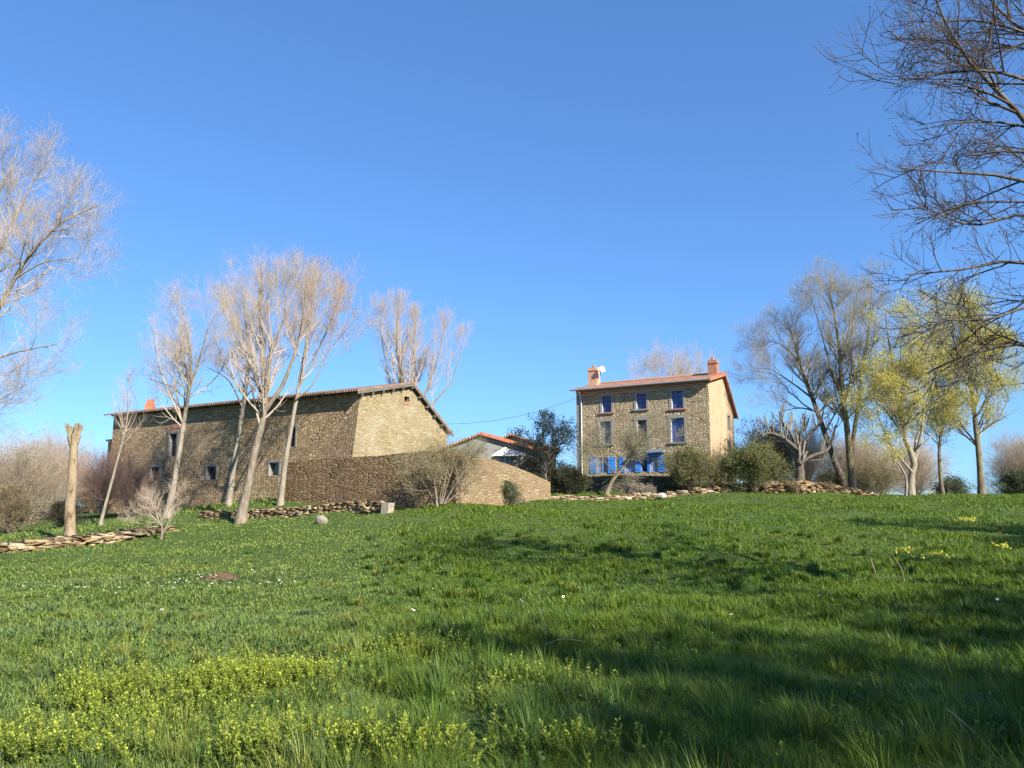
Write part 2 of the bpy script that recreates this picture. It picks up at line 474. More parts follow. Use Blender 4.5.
# ground
m, nt, b, o = new_mat('meadow soil and turf')
tc = nd(nt, 'ShaderNodeTexCoord')
n1 = nd(nt, 'ShaderNodeTexNoise', i_Scale=0.25, i_Detail=8.0, i_Roughness=0.7); nt.links.new(tc.outputs['Object'], n1.inputs['Vector'])
n2 = nd(nt, 'ShaderNodeTexNoise', i_Scale=5.0, i_Detail=6.0, i_Roughness=0.7); nt.links.new(tc.outputs['Object'], n2.inputs['Vector'])
r1 = ramp(nt, [(0.3, (0.05, 0.085, 0.022)), (0.5, (0.07, 0.11, 0.03)), (0.7, (0.10, 0.125, 0.04))]); nt.links.new(n1.outputs[0], r1.inputs[0])
r2 = ramp(nt, [(0.35, (0.55, 0.55, 0.5)), (0.7, (1.25, 1.25, 1.2))]); nt.links.new(n2.outputs[0], r2.inputs[0])
c = mix(nt, 1.0, r1.outputs[0], r2.outputs[0], 'MULTIPLY')
nt.links.new(c, b.inputs['Base Color']); b.inputs['Roughness'].default_value = 0.95; b.inputs['Specular IOR Level'].default_value = 0.1
bp = nd(nt, 'ShaderNodeBump', i_Strength=0.6, i_Distance=0.08); nt.links.new(n2.outputs[0], bp.inputs['Height']); nt.links.new(bp.outputs[0], b.inputs['Normal'])
M['ground'] = m

# ------------------------------------------------------------------ ground sheet
def axis(lo, hi, far, step, n_far):
    a = np.arange(lo, hi + 1e-6, step)
    g = np.geomspace(step * 2, far, n_far)
    return np.r_[(lo - g)[::-1], a, hi + g]


gx = axis(-60, 70, 3000, 0.5, 34); gy = axis(-12, 90, 4000, 0.5, 34)
X, Y_ = np.meshgrid(gx, gy, indexing='ij')
Z = H(X, Y_)
V = np.stack([X, Y_, Z], -1).reshape(-1, 3)
idx = np.arange(len(V)).reshape(len(gx), len(gy))
q = np.stack([idx[:-1, :-1], idx[1:, :-1], idx[1:, 1:], idx[:-1, 1:]], -1).reshape(-1, 4)
set_props(mesh_np('meadow', V, q, None, M['ground'], smooth=True), 'sloping green meadow rising to the farm buildings', None, None, 'structure')

# ------------------------------------------------------------------ buildings
ZUP = np.array([0, 0, 1.0])


class Wall:
    """vertical wall plane: origin O, horizontal direction du, outward normal nrm"""
    def __init__(s, O, du, nrm):
        s.O = np.asarray(O, float); s.du = np.asarray(du, float) / np.linalg.norm(du); s.n = np.asarray(nrm, float) / np.linalg.norm(nrm)

    def hit(s, px, py):
        d = ray(px, py)
        t = ((s.O - EYE) @ s.n) / (d @ s.n)
        p = EYE + d * t - s.O
        return float(p @ s.du), float(p[2])

    def pt(s, u, v, w=0.0):
        return s.O + s.du * u + ZUP * v + s.n * w

    def rect(s, x0, x1, y0, y1):
        a = s.hit(x0, (y0 + y1) / 2)[0]; b = s.hit(x1, (y0 + y1) / 2)[0]
        xm = (x0 + x1) / 2
        return min(a, b), max(a, b), s.hit(xm, y1)[1], s.hit(xm, y0)[1]

    def facade(s, length, top, v0, openings, depth=0.28):
        """top: [(u,v)...] piecewise line; openings (u0,u1,v0,v1). Returns MB with openings and reveals"""
        mb = MB()
        tu = [p[0] for p in top]; tv = [p[1] for p in top]
        T = lambda u: float(np.interp(u, tu, tv))
        us = sorted(set([0.0, length] + tu + [o[0] for o in openings] + [o[1] for o in openings]))
        vs = sorted(set([v0] + [o[2] for o in openings] + [o[3] for o in openings]))
        for a, b in zip(us[:-1], us[1:]):
            if b - a < 1e-6: continue
            for k, va in enumerate(vs):
                vb = vs[k + 1] if k + 1 < len(vs) else None
                mu = (a + b) / 2
                if vb is not None and any(o[0] - 1e-6 < mu < o[1] + 1e-6 and o[2] - 1e-6 < (va + vb) / 2 < o[3] + 1e-6 for o in openings): continue
                ta, tb_ = (T(a), T(b)) if vb is None else (min(vb, T(a)), min(vb, T(b)))
                if ta <= va + 1e-6 and tb_ <= va + 1e-6: continue
                q = [s.pt(a, min(va, ta)), s.pt(b, min(va, tb_)), s.pt(b, max(tb_, min(va, tb_))), s.pt(a, ta)]
                if abs(min(va, tb_) - tb_) < 1e-6: q.pop(2)
                elif abs(min(va, ta) - ta) < 1e-6: q.pop(3)
                if np.cross(q[1] - q[0], q[2] - q[0]) @ s.n < 0: q.reverse()
                mb.poly(q)
        for (a, b, c, d) in openings:
            for (p, q_) in (((a, c), (b, c)), ((b, c), (b, d)), ((b, d), (a, d)), ((a, d), (a, c))):
                mb.poly([s.pt(*p), s.pt(*q_), s.pt(*q_, -depth), s.pt(*p, -depth)])
        return mb


def window(wall, op, parent, frame_mat, pane_mat, depth=0.2, surround=None, sw=0.14, sill=None, bars=(1, 1), name='window', reveal=None):
    a, b, c, d = op
    fb = 0.06
    f = MB()
    for (u0, u1, v0, v1) in ((a, a + fb, c, d), (b - fb, b, c, d), (a + fb, b - fb, c, c + fb), (a + fb, b - fb, d - fb, d)):
        f.box(wall.pt(u0, v0, -depth), wall.du * (u1 - u0), ZUP * (v1 - v0), wall.n * 0.05)
    nb, nh = bars
    for k in range(1, nb + 1):
        if nb: 
            uc = a + (b - a) * k / (nb + 1)
            f.box(wall.pt(uc - .025, c + fb, -depth), wall.du * .05, ZUP * (d - c - 2 * fb), wall.n * 0.04)
    for k in range(1, nh + 1):
        vc = c + (d - c) * k / (nh + 1)
        f.box(wall.pt(a + fb, vc - .02, -depth), wall.du * (b - a - 2 * fb), ZUP * .04, wall.n * 0.035)
    w = f.build(name, frame_mat, parent)
    MB().box(wall.pt(a, c, -depth - 0.02), wall.du * (b - a), ZUP * (d - c), wall.n * 0.025).build('pane', pane_mat, w)
    if surround:
        s_ = MB(); p = 0.03
        s_.box(wall.pt(a - sw, c, 0.002), wall.du * (sw - .002), ZUP * (d - c), wall.n * p)
        s_.box(wall.pt(b + .002, c, 0.002), wall.du * sw, ZUP * (d - c), wall.n * p)
        s_.box(wall.pt(a - sw - .06, d, 0.002), wall.du * (b - a + 2 * sw + .12), ZUP * (sw * 1.3), wall.n * (p + .004))
        s_.build('surround', surround, w)
    if reveal:
        MB().box(wall.pt(b - .023, c + .003, -depth + .06), wall.du * 0.02, ZUP * (d - c - .006), wall.n * (depth - .062)).build('reveal', reveal, w)
    if sill:
        MB().box(wall.pt(a - sw - .05, c - .12, -.05), wall.du * (b - a + 2 * sw + .1), ZUP * .117, wall.n * 0.16).build('sill', sill, w)
    return w


def slab(pts, th):
    """roof slab: pts top polygon, thickness downward"""
    return MB().prism([np.asarray(p) - ZUP * th for p in pts][::-1] if False else [np.asarray(p) for p in pts], -ZUP * th)


# ---- barn
bC = P(357, 500, 50.0)
bdl = np.array([-0.856, 0.517, 0]); bdg = np.array([0.517, 0.856, 0])
LW = Wall(bC, bdl, np.array([-0.517, -0.856, 0])); GW = Wall(bC, bdg, np.array([0.856, -0.517, 0]))
bz = LW.hit(357, 391)[1]
bL = LW.hit(112, 440)[0]
bzl = LW.hit(112, 415)[1]
gW = GW.hit(447, 428)[0]; gz2 = GW.hit(447, 431)[1]
gr = GW.hit(410, 385)[0]; gzr = GW.hit(410, 384)[1]
print('barn', bz, bzl, bL, gW, gz2, gr, gzr)
barn = empty('stone_barn', bC, 'long rubble stone barn with pale sunlit gable and small deep windows', 'barn')
sq = [LW.rect(150.5, 159.5, 467, 481), LW.rect(206.5, 216, 466.5, 480), LW.rect(269, 279, 462.5, 475.5)]
tall = [LW.rect(169, 176.5, 433.5, 456), LW.rect(289, 295.5, 427, 447)]
vent = [LW.rect(174.5, 179, 416, 421)]
LW.facade(bL, [(0, bz), (bL, bzl)], -5.0, sq + tall + vent, 0.35).build('long_wall', M['barn_stone'], barn)
gh = [GW.rect(404.5, 409.5, 396.5, 402)]
GW.facade(gW, [(0, bz), (gr, gzr), (gW, gz2)], -5.0, gh, 0.35).build('gable_wall', M['gable_stone'], barn)
bk = MB()
bk.poly([LW.pt(bL, -5), LW.pt(bL, bzl), GW.pt(gr, 0) + bdl * bL + ZUP * (gzr - 0.05), GW.pt(gW, 0) + bdl * bL + ZUP * gz2, GW.pt(gW, -5) + bdl * bL])
bk.poly([GW.pt(gW, -5), GW.pt(gW, gz2), GW.pt(gW, gz2) + bdl * bL, GW.pt(gW, -5) + bdl * bL])
bk.build('rear_wall', M['barn_stone'], barn)
for op in sq:
    window(LW, op, barn, M['grey_wood'], M['dark_glass'], 0.28, M['quoin'], 0.13, None, (0, 0), reveal=M['dressed'])
for op in tall:
    window(LW, op, barn, M['grey_wood'], M['dark_glass'], 0.3, M['quoin'], 0.13, None, (0, 1), reveal=M['dressed'])
for W_, op in ((LW, vent[0]), (GW, gh[0])):
    MB().box(W_.pt(op[0], op[2], -.34), W_.du * (op[1] - op[0]), ZUP * (op[3] - op[2]), W_.n * .03).build('vent_shade_back', M['vent_shade'], barn)  # dark sheet painted as the shade inside each vent
MB().box(GW.pt(gh[0][0] - .1, gh[0][2] - .16, .002), GW.du * (gh[0][1] - gh[0][0] + .2), ZUP * .15, GW.n * .04).build('vent_sill', M['brick'], barn)
MB().box(LW.pt(vent[0][0] - .2, vent[0][2] - .55, .002), LW.du * (vent[0][1] - vent[0][0] + .5), ZUP * .4, LW.n * .02).build('brick_patch', M['brick'], barn)
# roof: two slabs
ov, vg, th = 0.55, 0.3, 0.12
slp1 = (gzr - bz) / gr; slp2 = (gz2 - gzr) / (gW - gr)
e0 = LW.pt(-vg, bz - slp1 * ov + th + .02, ov); e1 = LW.pt(bL + .5, bzl - slp1 * ov + th + .02, ov)
r0 = GW.pt(gr, gzr + th + .02, vg); r1 = GW.pt(gr, gzr + th + .02) + bdl * (bL + .5)
f0 = GW.pt(gW + .4, gz2 + slp2 * .4 + th + .02, vg); f1 = GW.pt(gW + .4, gz2 + slp2 * .4 + th + .02) + bdl * (bL + .5)
r0b = r0 + ZUP * .004
MB().prism([e0, r0, r1, e1], -ZUP * th).prism([r0b + bdg * .01, f0, f1, r1 + ZUP * .004 + bdg * .01], -ZUP * th).build('roof', M['tile_old'], barn)
vb = MB()
for a, c in ((e0, r0), (r0 + bdg * .02, f0)):
    vb.prism([a - ZUP * (th + .003) + GW.n * .01, c - ZUP * (th + .003) + GW.n * .01, c - ZUP * (th + .19) + GW.n * .01, a - ZUP * (th + .19) + GW.n * .01], -GW.n * .05)
vb.build('verge_board', M['verge'], barn)
for k in range(11):     # purlin and rafter ends under the verge
    t = (k + .5) / 11
    p = (e0 * (1 - 2 * t) + r0 * 2 * t) if t < .5 else (r0 * (2 - 2 * t) + f0 * (2 * t - 1))
    MB().box(p - ZUP * (th + .36) - GW.n * .28 - bdg * .06, GW.n * .25, bdg * .12, ZUP * .15).build('purlin_end', M['verge'], barn)
for k in range(40):
    u = k * bL / 40 + .2
    z = bz + (bzl - bz) * u / bL
    MB().box(LW.pt(u, z - slp1 * .28 - .12, .004), LW.du * .09, LW.n * .46, ZUP * .11).build('rafter_end', M['verge'], barn)
bt, bb = LW.pt(0, bz - .3), LW.pt(0, -5, .14 * (bz + 4.7)); bf, bi = LW.pt(9, -5, .003), LW.pt(0, -5)
MB().poly([bt, bb, bf][::-1] if np.cross(bb - bt, bf - bt) @ LW.n < 0 else [bt, bb, bf]).poly([bt, LW.pt(0, -5), bb]).build('buttress', M['barn_stone'], barn)
MB().poly([bt + GW.n * .003, bb + GW.n * .003, bi + GW.n * .003]).build('buttress_side', M['gable_stone'], barn)
ch = P(150, 410, 66)
chb = MB()
chb.box(ch - np.array([.32, .32, 1.0]), (.64, 0, 0), (0, .64, 0), (0, 0, 1.5)); chb.box(ch - np.array([.22, .22, -.504]), (.44, 0, 0), (0, .44, 0), (0, 0, .38))
chb.build('chimney', M['verge_red'], barn)
# small turret-like annex at the barn's far end
an = MB(); a0 = LW.pt(bL + .02, -5.0, -.4)
an.box(a0, LW.du * 1.1, -LW.n * 2.0, ZUP * (5 + LW.hit(106, 441)[1])).build('annex', M['barn_stone'], barn)
MB().box(a0 + ZUP * (5.004 + LW.hit(106, 441)[1]) - LW.du * .1 + LW.n * .15, LW.du * 1.35, -LW.n * 2.3, ZUP * .15).build('annex_roof', M['verge'], barn)

# ---- house
hR = P(712, 480, 60.0)
hdf = np.array([-0.866, 0.5, 0]); hds = np.array([0.5, 0.866, 0])
FW = Wall(hR, hdf, np.array([-0.5, -0.866, 0])); SW = Wall(hR, hds, np.array([0.866, -0.5, 0]))
hz = FW.hit(712, 379)[1]
hL = FW.hit(577, 440)[0]
sL = SW.hit(734.5, 440)[0]; sz2 = SW.hit(734.5, 415)[1]
sr = SW.hit(722, 376)[0]; szr = SW.hit(722, 375)[1]
print('house', hz, FW.hit(577, 392), hL, sL, sz2, sr, szr)
house = empty('stone_house', hR, 'three storey rubble stone house with blue shutters and two brick chimneys', 'house')
top3 = [FW.rect(602, 611.3, 396.4, 412.4), FW.rect(636.3, 646.3, 393.8, 409), FW.rect(671.5, 683, 391, 408.5)]
mid3 = [FW.rect(599.6, 611, 421.5, 444), FW.rect(637, 647, 420, 442.5), FW.rect(671, 684.3, 418, 442)]
low = [FW.rect(597.5, 606.5, 457, 473), FW.rect(625.5, 633.5, 457, 472.5), FW.rect(641, 647.5, 456, 472), FW.rect(650, 658, 456, 472)]
FW.facade(hL, [(0, hz), (hL, hz)], -5, top3 + mid3 + low, 0.3).build('front_wall', M['house_stone'], house)
so = [SW.rect(727.5, 729.8, 416, 430), SW.rect(728, 730.3, 441, 458)]
SW.facade(sL, [(0, hz), (sr, szr), (sL, sz2)], -5, so, 0.3).build('gable_wall', M['cream_render'], house)
bk = MB()
bk.poly([FW.pt(hL, -5), FW.pt(hL, hz), SW.pt(sr, szr) + hdf * hL, SW.pt(sL, sz2) + hdf * hL, SW.pt(sL, -5) + hdf * hL])
bk.poly([SW.pt(sL, -5), SW.pt(sL, sz2), SW.pt(sL, sz2) + hdf * hL, SW.pt(sL, -5) + hdf * hL])
bk.build('rear_wall', M['cream_render'], house)
for i, op in enumerate(top3):
    window(FW, op, house, M['blue_dark'], M['blue_glass'], 0.2, M['dressed'], 0.2, M['brick'] if i != 1 else M['dressed'], (1, 2), reveal=M['sunlit_reveal'])
for i, op in enumerate(mid3):
    window(FW, op, house, M['grey_wood'] if i < 2 else M['blue_dark'], (M['grey_wood'], M['dark_glass'], M['blue_glass'])[i], 0.2, M['dressed'], 0.2, M['dressed'], (1, 3), reveal=M['sunlit_reveal'])
for i, op in enumerate(low):
    window(FW, op, house, M['blue_paint'], (M['grey_render'], M['pink_curtain'], M['dark_glass'], M['pink_curtain'])[i], 0.12, M['blue_paint'] if i > 1 else None, 0.08, None, (1 if i != 2 else 0, 1), name='door_window')
for op in so:
    window(SW, op, house, M['blue_dark'], M['blue_glass'], 0.2, M['dressed'], 0.14, None, (1, 2))
for (x0, x1, y0, y1) in ((590, 596.3, 457.5, 473), (608, 615.5, 457, 473), (619, 624.5, 457, 472.5), (635, 639.8, 456, 472.3), (659.5, 664.8, 455.5, 472)):
    a, b, c, d = FW.rect(x0, x1, y0, y1)
    s_ = MB().box(FW.pt(a, c, .004), FW.du * (b - a), ZUP * (d - c), FW.n * .04)
    for k in (.15, .8): s_.box(FW.pt(a + .04, c + (d - c) * k, .046), FW.du * (b - a - .08), ZUP * .09, FW.n * .02)
    s_.build('shutter', M['blue_paint'], house)
a, b, c, d = FW.rect(635, 665, 451.5, 456)
MB().box(FW.pt(a, d - .12, .004), FW.du * (b - a), ZUP * .1, FW.n * .5).build('door_canopy', M['blue_paint'], house)
# cornice courses, gutter, downpipe, quoins
cr = MB()
for k, (p, c_) in enumerate(((.06, 0), (.12, .16), (.19, .32))):
    cr.box(FW.pt(.02, hz - .52 + c_, .003), FW.du * (hL - .04), ZUP * .09, FW.n * p)
cr.build('cornice', M['brick_pale'], house)
ovh = .5; sl1 = (szr - hz) / sr; sl2 = (sz2 - szr) / (sL - sr); th = .1
e0 = FW.pt(-.3, hz - sl1 * ovh + th + .03, ovh); e1 = FW.pt(hL + .3, hz - sl1 * ovh + th + .03, ovh)
r0 = SW.pt(sr, szr + th + .03, .3); r1 = SW.pt(sr, szr + th + .03) + hdf * (hL + .3)
f0 = SW.pt(sL + .35, sz2 + sl2 * .35 + th + .03, .3); f1 = SW.pt(sL + .35, sz2 + sl2 * .35 + th + .03) + hdf * (hL + .3)
MB().prism([e0, r0, r1, e1], -ZUP * th).prism([r0 + ZUP * .004 + hds * .01, f0, f1, r1 + ZUP * .004 + hds * .01], -ZUP * th).build('roof', M['tile_red'], house)
rc = [r0 + ZUP * .02, r1 + ZUP * .02]
V_, Q_ = tubes(resample(rc, 30)[None], np.full((1, 30), .11), 8); mesh_np('ridge_tiles', V_, Q_, None, M['tile_red'], house, smooth=True)
vb = MB()
for a, c in ((e0, r0), (r0 + hds * .02, f0)):
    vb.prism([a + ZUP * .05 + SW.n * .012, c + ZUP * .05 + SW.n * .012, c - ZUP * .22 + SW.n * .012, a - ZUP * .22 + SW.n * .012], -SW.n * .06)
vb.build('verge_tiles', M['verge_red'], house)
V_, Q_ = tubes(resample([e0 - ZUP * .1 + FW.n * .07, e1 - ZUP * .1 + FW.n * .07], 12)[None], np.full((1, 12), .075), 8)
mesh_np('gutter', V_, Q_, None, M['zinc'], house, smooth=True)
ud = FW.hit(582, 430)[0]
V_, Q_ = tubes(resample([FW.pt(ud, hz - .28, .55), FW.pt(ud, hz - .5, .42), FW.pt(ud, hz - .8, .1), FW.pt(ud, 3, .09), FW.pt(ud, -1.5, .09)], 24)[None], np.full((1, 24), .05), 8)
mesh_np('downpipe', V_, Q_, None, M['white_paint'], house, smooth=True)
qn = MB()
uq = FW.hit(582.5, 430)[0]
for k in range(36):
    z0 = -4.5 + k * (hz + 4.0) / 36
    qn.box(FW.pt(uq + (.06 if k % 2 else -.0), z0, .003), FW.du * (hL - uq + .0 - (.06 if k % 2 else 0)), ZUP * ((hz + 4.0) / 36 - .012), FW.n * .035)
qn.build('corner_stones', M['quoin'], house)
sb = MB(); sb.box(FW.pt(uq - .6, -4.9, .0), FW.du * .01, ZUP * .01, FW.n * .001)
for (x, yb, yt, w, tw, pale) in ((594.2, 392, 368, .8, .62, 1), (713.8, 384, 360.5, .72, .6, 0)):
    Yc = 63.4 if x > 650 else 67.6
    c0 = P(x, yb, Yc); hgt = P(x, yt, Yc)[2] - c0[2]
    cb = MB()
    cb.box(c0 - hdf * w / 2 - hds * tw / 2, hdf * w, hds * tw, ZUP * (hgt - .28))
    cb.box(c0 - hdf * (w / 2 + .06) - hds * (tw / 2 + .06) + ZUP * (hgt - .28), hdf * (w + .12), hds * (tw + .12), ZUP * .12)
    cb.box(c0 - hdf * (w / 2) - hds * (tw / 2) + ZUP * (hgt - .16), hdf * w, hds * tw, ZUP * .16)
    chm = cb.build('chimney', M['brick'] if not pale else M['brick_pale'], house)
    V_, Q_ = tubes(resample([c0 + ZUP * (hgt - .01), c0 + ZUP * (hgt + .22)], 4)[None], np.full((1, 4), .12), 10)
    mesh_np('chimney_pot', V_ - np.array(house.location), Q_, None, M['brick'], chm, smooth=True)
# satellite dish
dc = P(602.2, 369.5, 66.8); da = np.array([.45, -.85, .3]); da /= np.linalg.norm(da)
t1 = np.cross(da, ZUP); t1 /= np.linalg.norm(t1); t2 = np.cross(t1, da)
dv, dq = [], []
for i in range(6):
    for k in range(20):
        r = .3 * i / 5; dv.append(dc + (t1 * math.cos(k * math.pi / 10) + t2 * math.sin(k * math.pi / 10)) * r + da * (r * r * .6))
for i in range(5):
    for k in range(20):
        dq.append((i * 20 + k, i * 20 + (k + 1) % 20, (i + 1) * 20 + (k + 1) % 20, (i + 1) * 20 + k))
mesh_np('satellite_dish', np.array(dv), np.array(dq), None, M['white_paint'], house, smooth=True)
V_, Q_ = tubes(np.array([resample([dc - da * .02, dc - da * .3 - ZUP * .1, dc - da * .3 - ZUP * 1.1], 8), resample([dc - t2 * .45 + da * .1, dc - t2 * .25 + da * .35, dc + da * .5], 8)]), np.full((2, 8), .03), 6)
mesh_np('dish_mast', V_, Q_, None, M['zinc'], house)

# ---- outbuildings between barn and house
ob = P(481, 480, 57)
outb = empty('outbuilding', ob, 'low grey rendered outbuilding with red tiled verge and pale awning', 'outbuilding')
A, B_, C_ = P(437, 452, 57), P(481, 435, 57), P(541, 452, 57)
OW = Wall([A[0], 57, 0], (1, 0, 0), (0, -1, 0))
ow = OW.rect(499, 510, 456, 468)
OW.facade(C_[0] - A[0], [(0, A[2]), (B_[0] - A[0], B_[2]), (C_[0] - A[0], C_[2])], -1, [ow], .25).build('front_wall', M['grey_render'], outb)
bm_ = MB()
for xx in (A, C_): bm_.poly([(xx[0], 57.002, -1), (xx[0], 57.002, xx[2]), (xx[0], 66, xx[2]), (xx[0], 66, -1)])
bm_.poly([(A[0], 66, -1), (A[0], 66, A[2]), (B_[0], 66, B_[2]), (C_[0], 66, C_[2]), (C_[0], 66, -1)]); bm_.build('rear_wall', M['grey_render'], outb)
dy = np.array([0, 9.8, 0]); s_ = np.array([0, -.35, .16])
sR = (C_ - B_) / (C_[0] - B_[0]); sLf = (A - B_) / (B_[0] - A[0])
MB().prism([B_ + s_, C_ + s_ + sR * .4, C_ + s_ + sR * .4 + dy, B_ + s_ + dy], -ZUP * .14).prism([B_ + s_ + (-.01, 0, .003), B_ + s_ + dy + (-.01, 0, .003), A + s_ + dy + sLf * .3, A + s_ + sLf * .3], -ZUP * .14).build('roof', M['tile_red'], outb)
vt = MB()
for k in range(24):
    p = B_ + s_ + (C_ + sR * .4 - B_) * (k / 24); p2 = B_ + s_ + (C_ + sR * .4 - B_) * ((k + .95) / 24)
    vt.prism([p + ZUP * .07 - (0, .012, 0), p2 + ZUP * .05 - (0, .012, 0), p2 - ZUP * .18 - (0, .012, 0), p - ZUP * .18 - (0, .012, 0)], (0, .1, 0))
vt.build('verge_tiles', M['verge_red'], outb)
window(OW, ow, outb, M['white_paint'], M['dark_glass'], .15, None, .1, None, (1, 0))
aw0, aw1 = P(492, 455, 56.3), P(519, 455, 56.3)
MB().prism([aw0, aw1, aw1 + (0, .66, .25), (aw0[0] + .9, 56.96, aw0[2] + .62)], -ZUP * .06).build('awning', M['white_paint'], outb)
ob2 = P(512, 470, 68)
shed = empty('tiled_shed', ob2, 'smaller building behind the outbuilding with red tiled gable roof', 'shed')
A, B_, C_ = P(493, 443, 68), P(511, 435.5, 68), P(556, 450, 68)
MB().prism([(A[0], 68, -1), (C_[0], 68, -1), C_, B_, A], (0, 7, 0)).build('wall', M['ochre_stone'], shed)
sR = (C_ - B_) / (C_[0] - B_[0]); dy = np.array([0, 7.6, 0])
MB().prism([B_ + s_, C_ + s_ + sR * .4, C_ + s_ + sR * .4 + dy, B_ + s_ + dy], -ZUP * .16).prism([B_ + s_ + (-.01, 0, .003), B_ + s_ + dy + (-.01, 0, .003), A + s_ + dy, A + s_ - (.3, 0, .15)], -ZUP * .16).build('roof', M['tile_red'], shed)

# ---- walls round the garden
def solid_wall(name, base_pts, tops, thick, mat, label, cap=None, dirn=None):
    root = base_pts[0]
    mb = MB()
    n = len(base_pts)
    for k in range(n - 1):
        a, b2 = np.array(base_pts[k]), np.array(base_pts[k + 1])
        d = (b2 - a) * (1, 1, 0); d /= np.linalg.norm(d); nr = np.array([-d[1], d[0], 0]) * thick
        a0 = np.array([a[0], a[1], a[2] - 1.5]); b0 = np.array([b2[0], b2[1], b2[2] - 1.5]); ta = np.array([a[0], a[1], tops[k]]); tb = np.array([b2[0], b2[1], tops[k + 1]])
        mb.prism([a0, b0, tb, ta], nr)
    o = mb.build(name, mat)
    return set_props(o, label, 'wall')


cz = P(456, 503, 42.0)
gA, gB = P(284, 463, 48.6), P(456, 449, 42.0)
gb = [P(284, 505, 48.6)]; gt = [gA[2]]
for k in range(1, 13):
    t = k / 12; q_ = gA * (1 - t) + gB * t
    gb.append(np.array([q_[0], q_[1], 1.6])); gt.append(q_[2] + random.uniform(-.07, .07) * (k < 12))
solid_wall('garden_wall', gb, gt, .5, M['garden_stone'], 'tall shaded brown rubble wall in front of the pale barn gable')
eb, et = [], []
for (px, py, w) in ((456, 450, 0), (478, 457, 2.6), (500, 463.5, 5), (524, 472, 7.6), (549, 482, 10.4)):
    p = np.array([cz[0], cz[1], 0]) + np.array([.514, .858, 0]) * w
    eb.append(np.array([p[0], p[1], 1.8])); et.append(P(512, py, p[1])[2])
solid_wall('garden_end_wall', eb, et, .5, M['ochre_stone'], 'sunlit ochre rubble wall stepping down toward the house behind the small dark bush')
tb0, tb1 = P(552, 476, 58), P(700, 476, 56.0)
tt = []; tbp = []
for k in range(11):
    t = k / 10; q_ = tb0 * (1 - t) + tb1 * t; tbp.append(np.array([q_[0], q_[1], 2.3])); tt.append(q_[2] + random.uniform(-.05, .05))
solid_wall('terrace_wall', tbp, tt, .6, M['terrace_stone'], 'dark mossy retaining wall below the blue shuttered house')


# terrace fill behind the terrace wall (garden in front of the house)
def loose_wall(name, line, heights, courses, thick, cols, label, cat='wall', ln=(.22, .55), jit=.05, seed=1, slump=0.0):
    rg = np.random.default_rng(seed)
    line = np.array(line); L = np.r_[0, np.cumsum(np.linalg.norm(np.diff(line[:, :2], axis=0), axis=1))]
    V, Q, C, n = [], [], [], 0
    base = np.array([[0, 0, 0], [1, 0, 0], [1, 1, 0], [0, 1, 0], [0, 0, 1], [1, 0, 1], [1, 1, 1], [0, 1, 1]], float)
    fq = np.array([(0, 3, 2, 1), (4, 5, 6, 7), (0, 1, 5, 4), (1, 2, 6, 5), (2, 3, 7, 6), (3, 0, 4, 7)])
    for c in range(courses):
        s = -rg.random() * .3
        while s < L[-1]:
            l = rg.uniform(*ln); sm = min(max(s + l / 2, 0), L[-1])
            x, y, z = (np.interp(sm, L, line[:, k]) for k in range(3)); hh = np.interp(sm, L, heights)
            x2 = np.interp(sm + .05, L, line[:, 0]); y2 = np.interp(sm + .05, L, line[:, 1])
            if sm + .05 > L[-1]: x2, y2 = x + (line[-1, 0] - line[-2, 0]), y + (line[-1, 1] - line[-2, 1])
            d = np.array([x2 - x, y2 - y, 0]); d /= np.linalg.norm(d) + 1e-9; nr = np.array([-d[1], d[0], 0])
            ch_ = hh / courses
            if c == courses - 1 and rg.random() < .3: s += l; continue
            for side in (0, 1):
                tl = thick / 2
                b8 = base.copy()
                b8[:, 0] = (b8[:, 0] - .5) * l * rg.uniform(.9, 1.05); b8[:, 1] = (b8[:, 1] - .5) * tl * rg.uniform(.95, 1.25); b8[:, 2] = (b8[:, 2]) * ch_ * rg.uniform(.95, 1.2)
                b8 += rg.uniform(-jit, jit, (8, 3)) * (1, 1, .7)
                off = (side - .5) * tl + rg.uniform(-.03, .03) - slump * (courses - c) / courses * (1 - side) * rg.random()
                w = np.array([x, y, z - .1 + c * ch_ + rg.uniform(-.015, .015)]) + b8[:, :1] * d + (b8[:, 1:2] + off) * nr + b8[:, 2:] * ZUP
                V.append(w); Q.append(fq + n); n += 8
                col = np.array(cols[rg.integers(len(cols))]) * rg.uniform(.8, 1.2)
                C.append(np.tile(col, (8, 1)))
            s += l
    o = mesh_np(name, np.concatenate(V), np.concatenate(Q), None, M['loose_stone'], None, np.concatenate(C))
    return set_props(o, label, cat)


OCH = [(0.255, 0.183, 0.102), (0.323, 0.255, 0.153), (0.187, 0.128, 0.072), (0.374, 0.306, 0.200), (0.153, 0.106, 0.060)]
BRN = [(0.167, 0.110, 0.062), (0.229, 0.167, 0.097), (0.273, 0.211, 0.128), (0.114, 0.079, 0.046), (0.317, 0.255, 0.167)]


def gline(pp):
    out = []
    for px, py, Y in pp:
        p = P(px, py, Y); p[2] = float(H(p[0], p[1])); out.append(p)
    return out


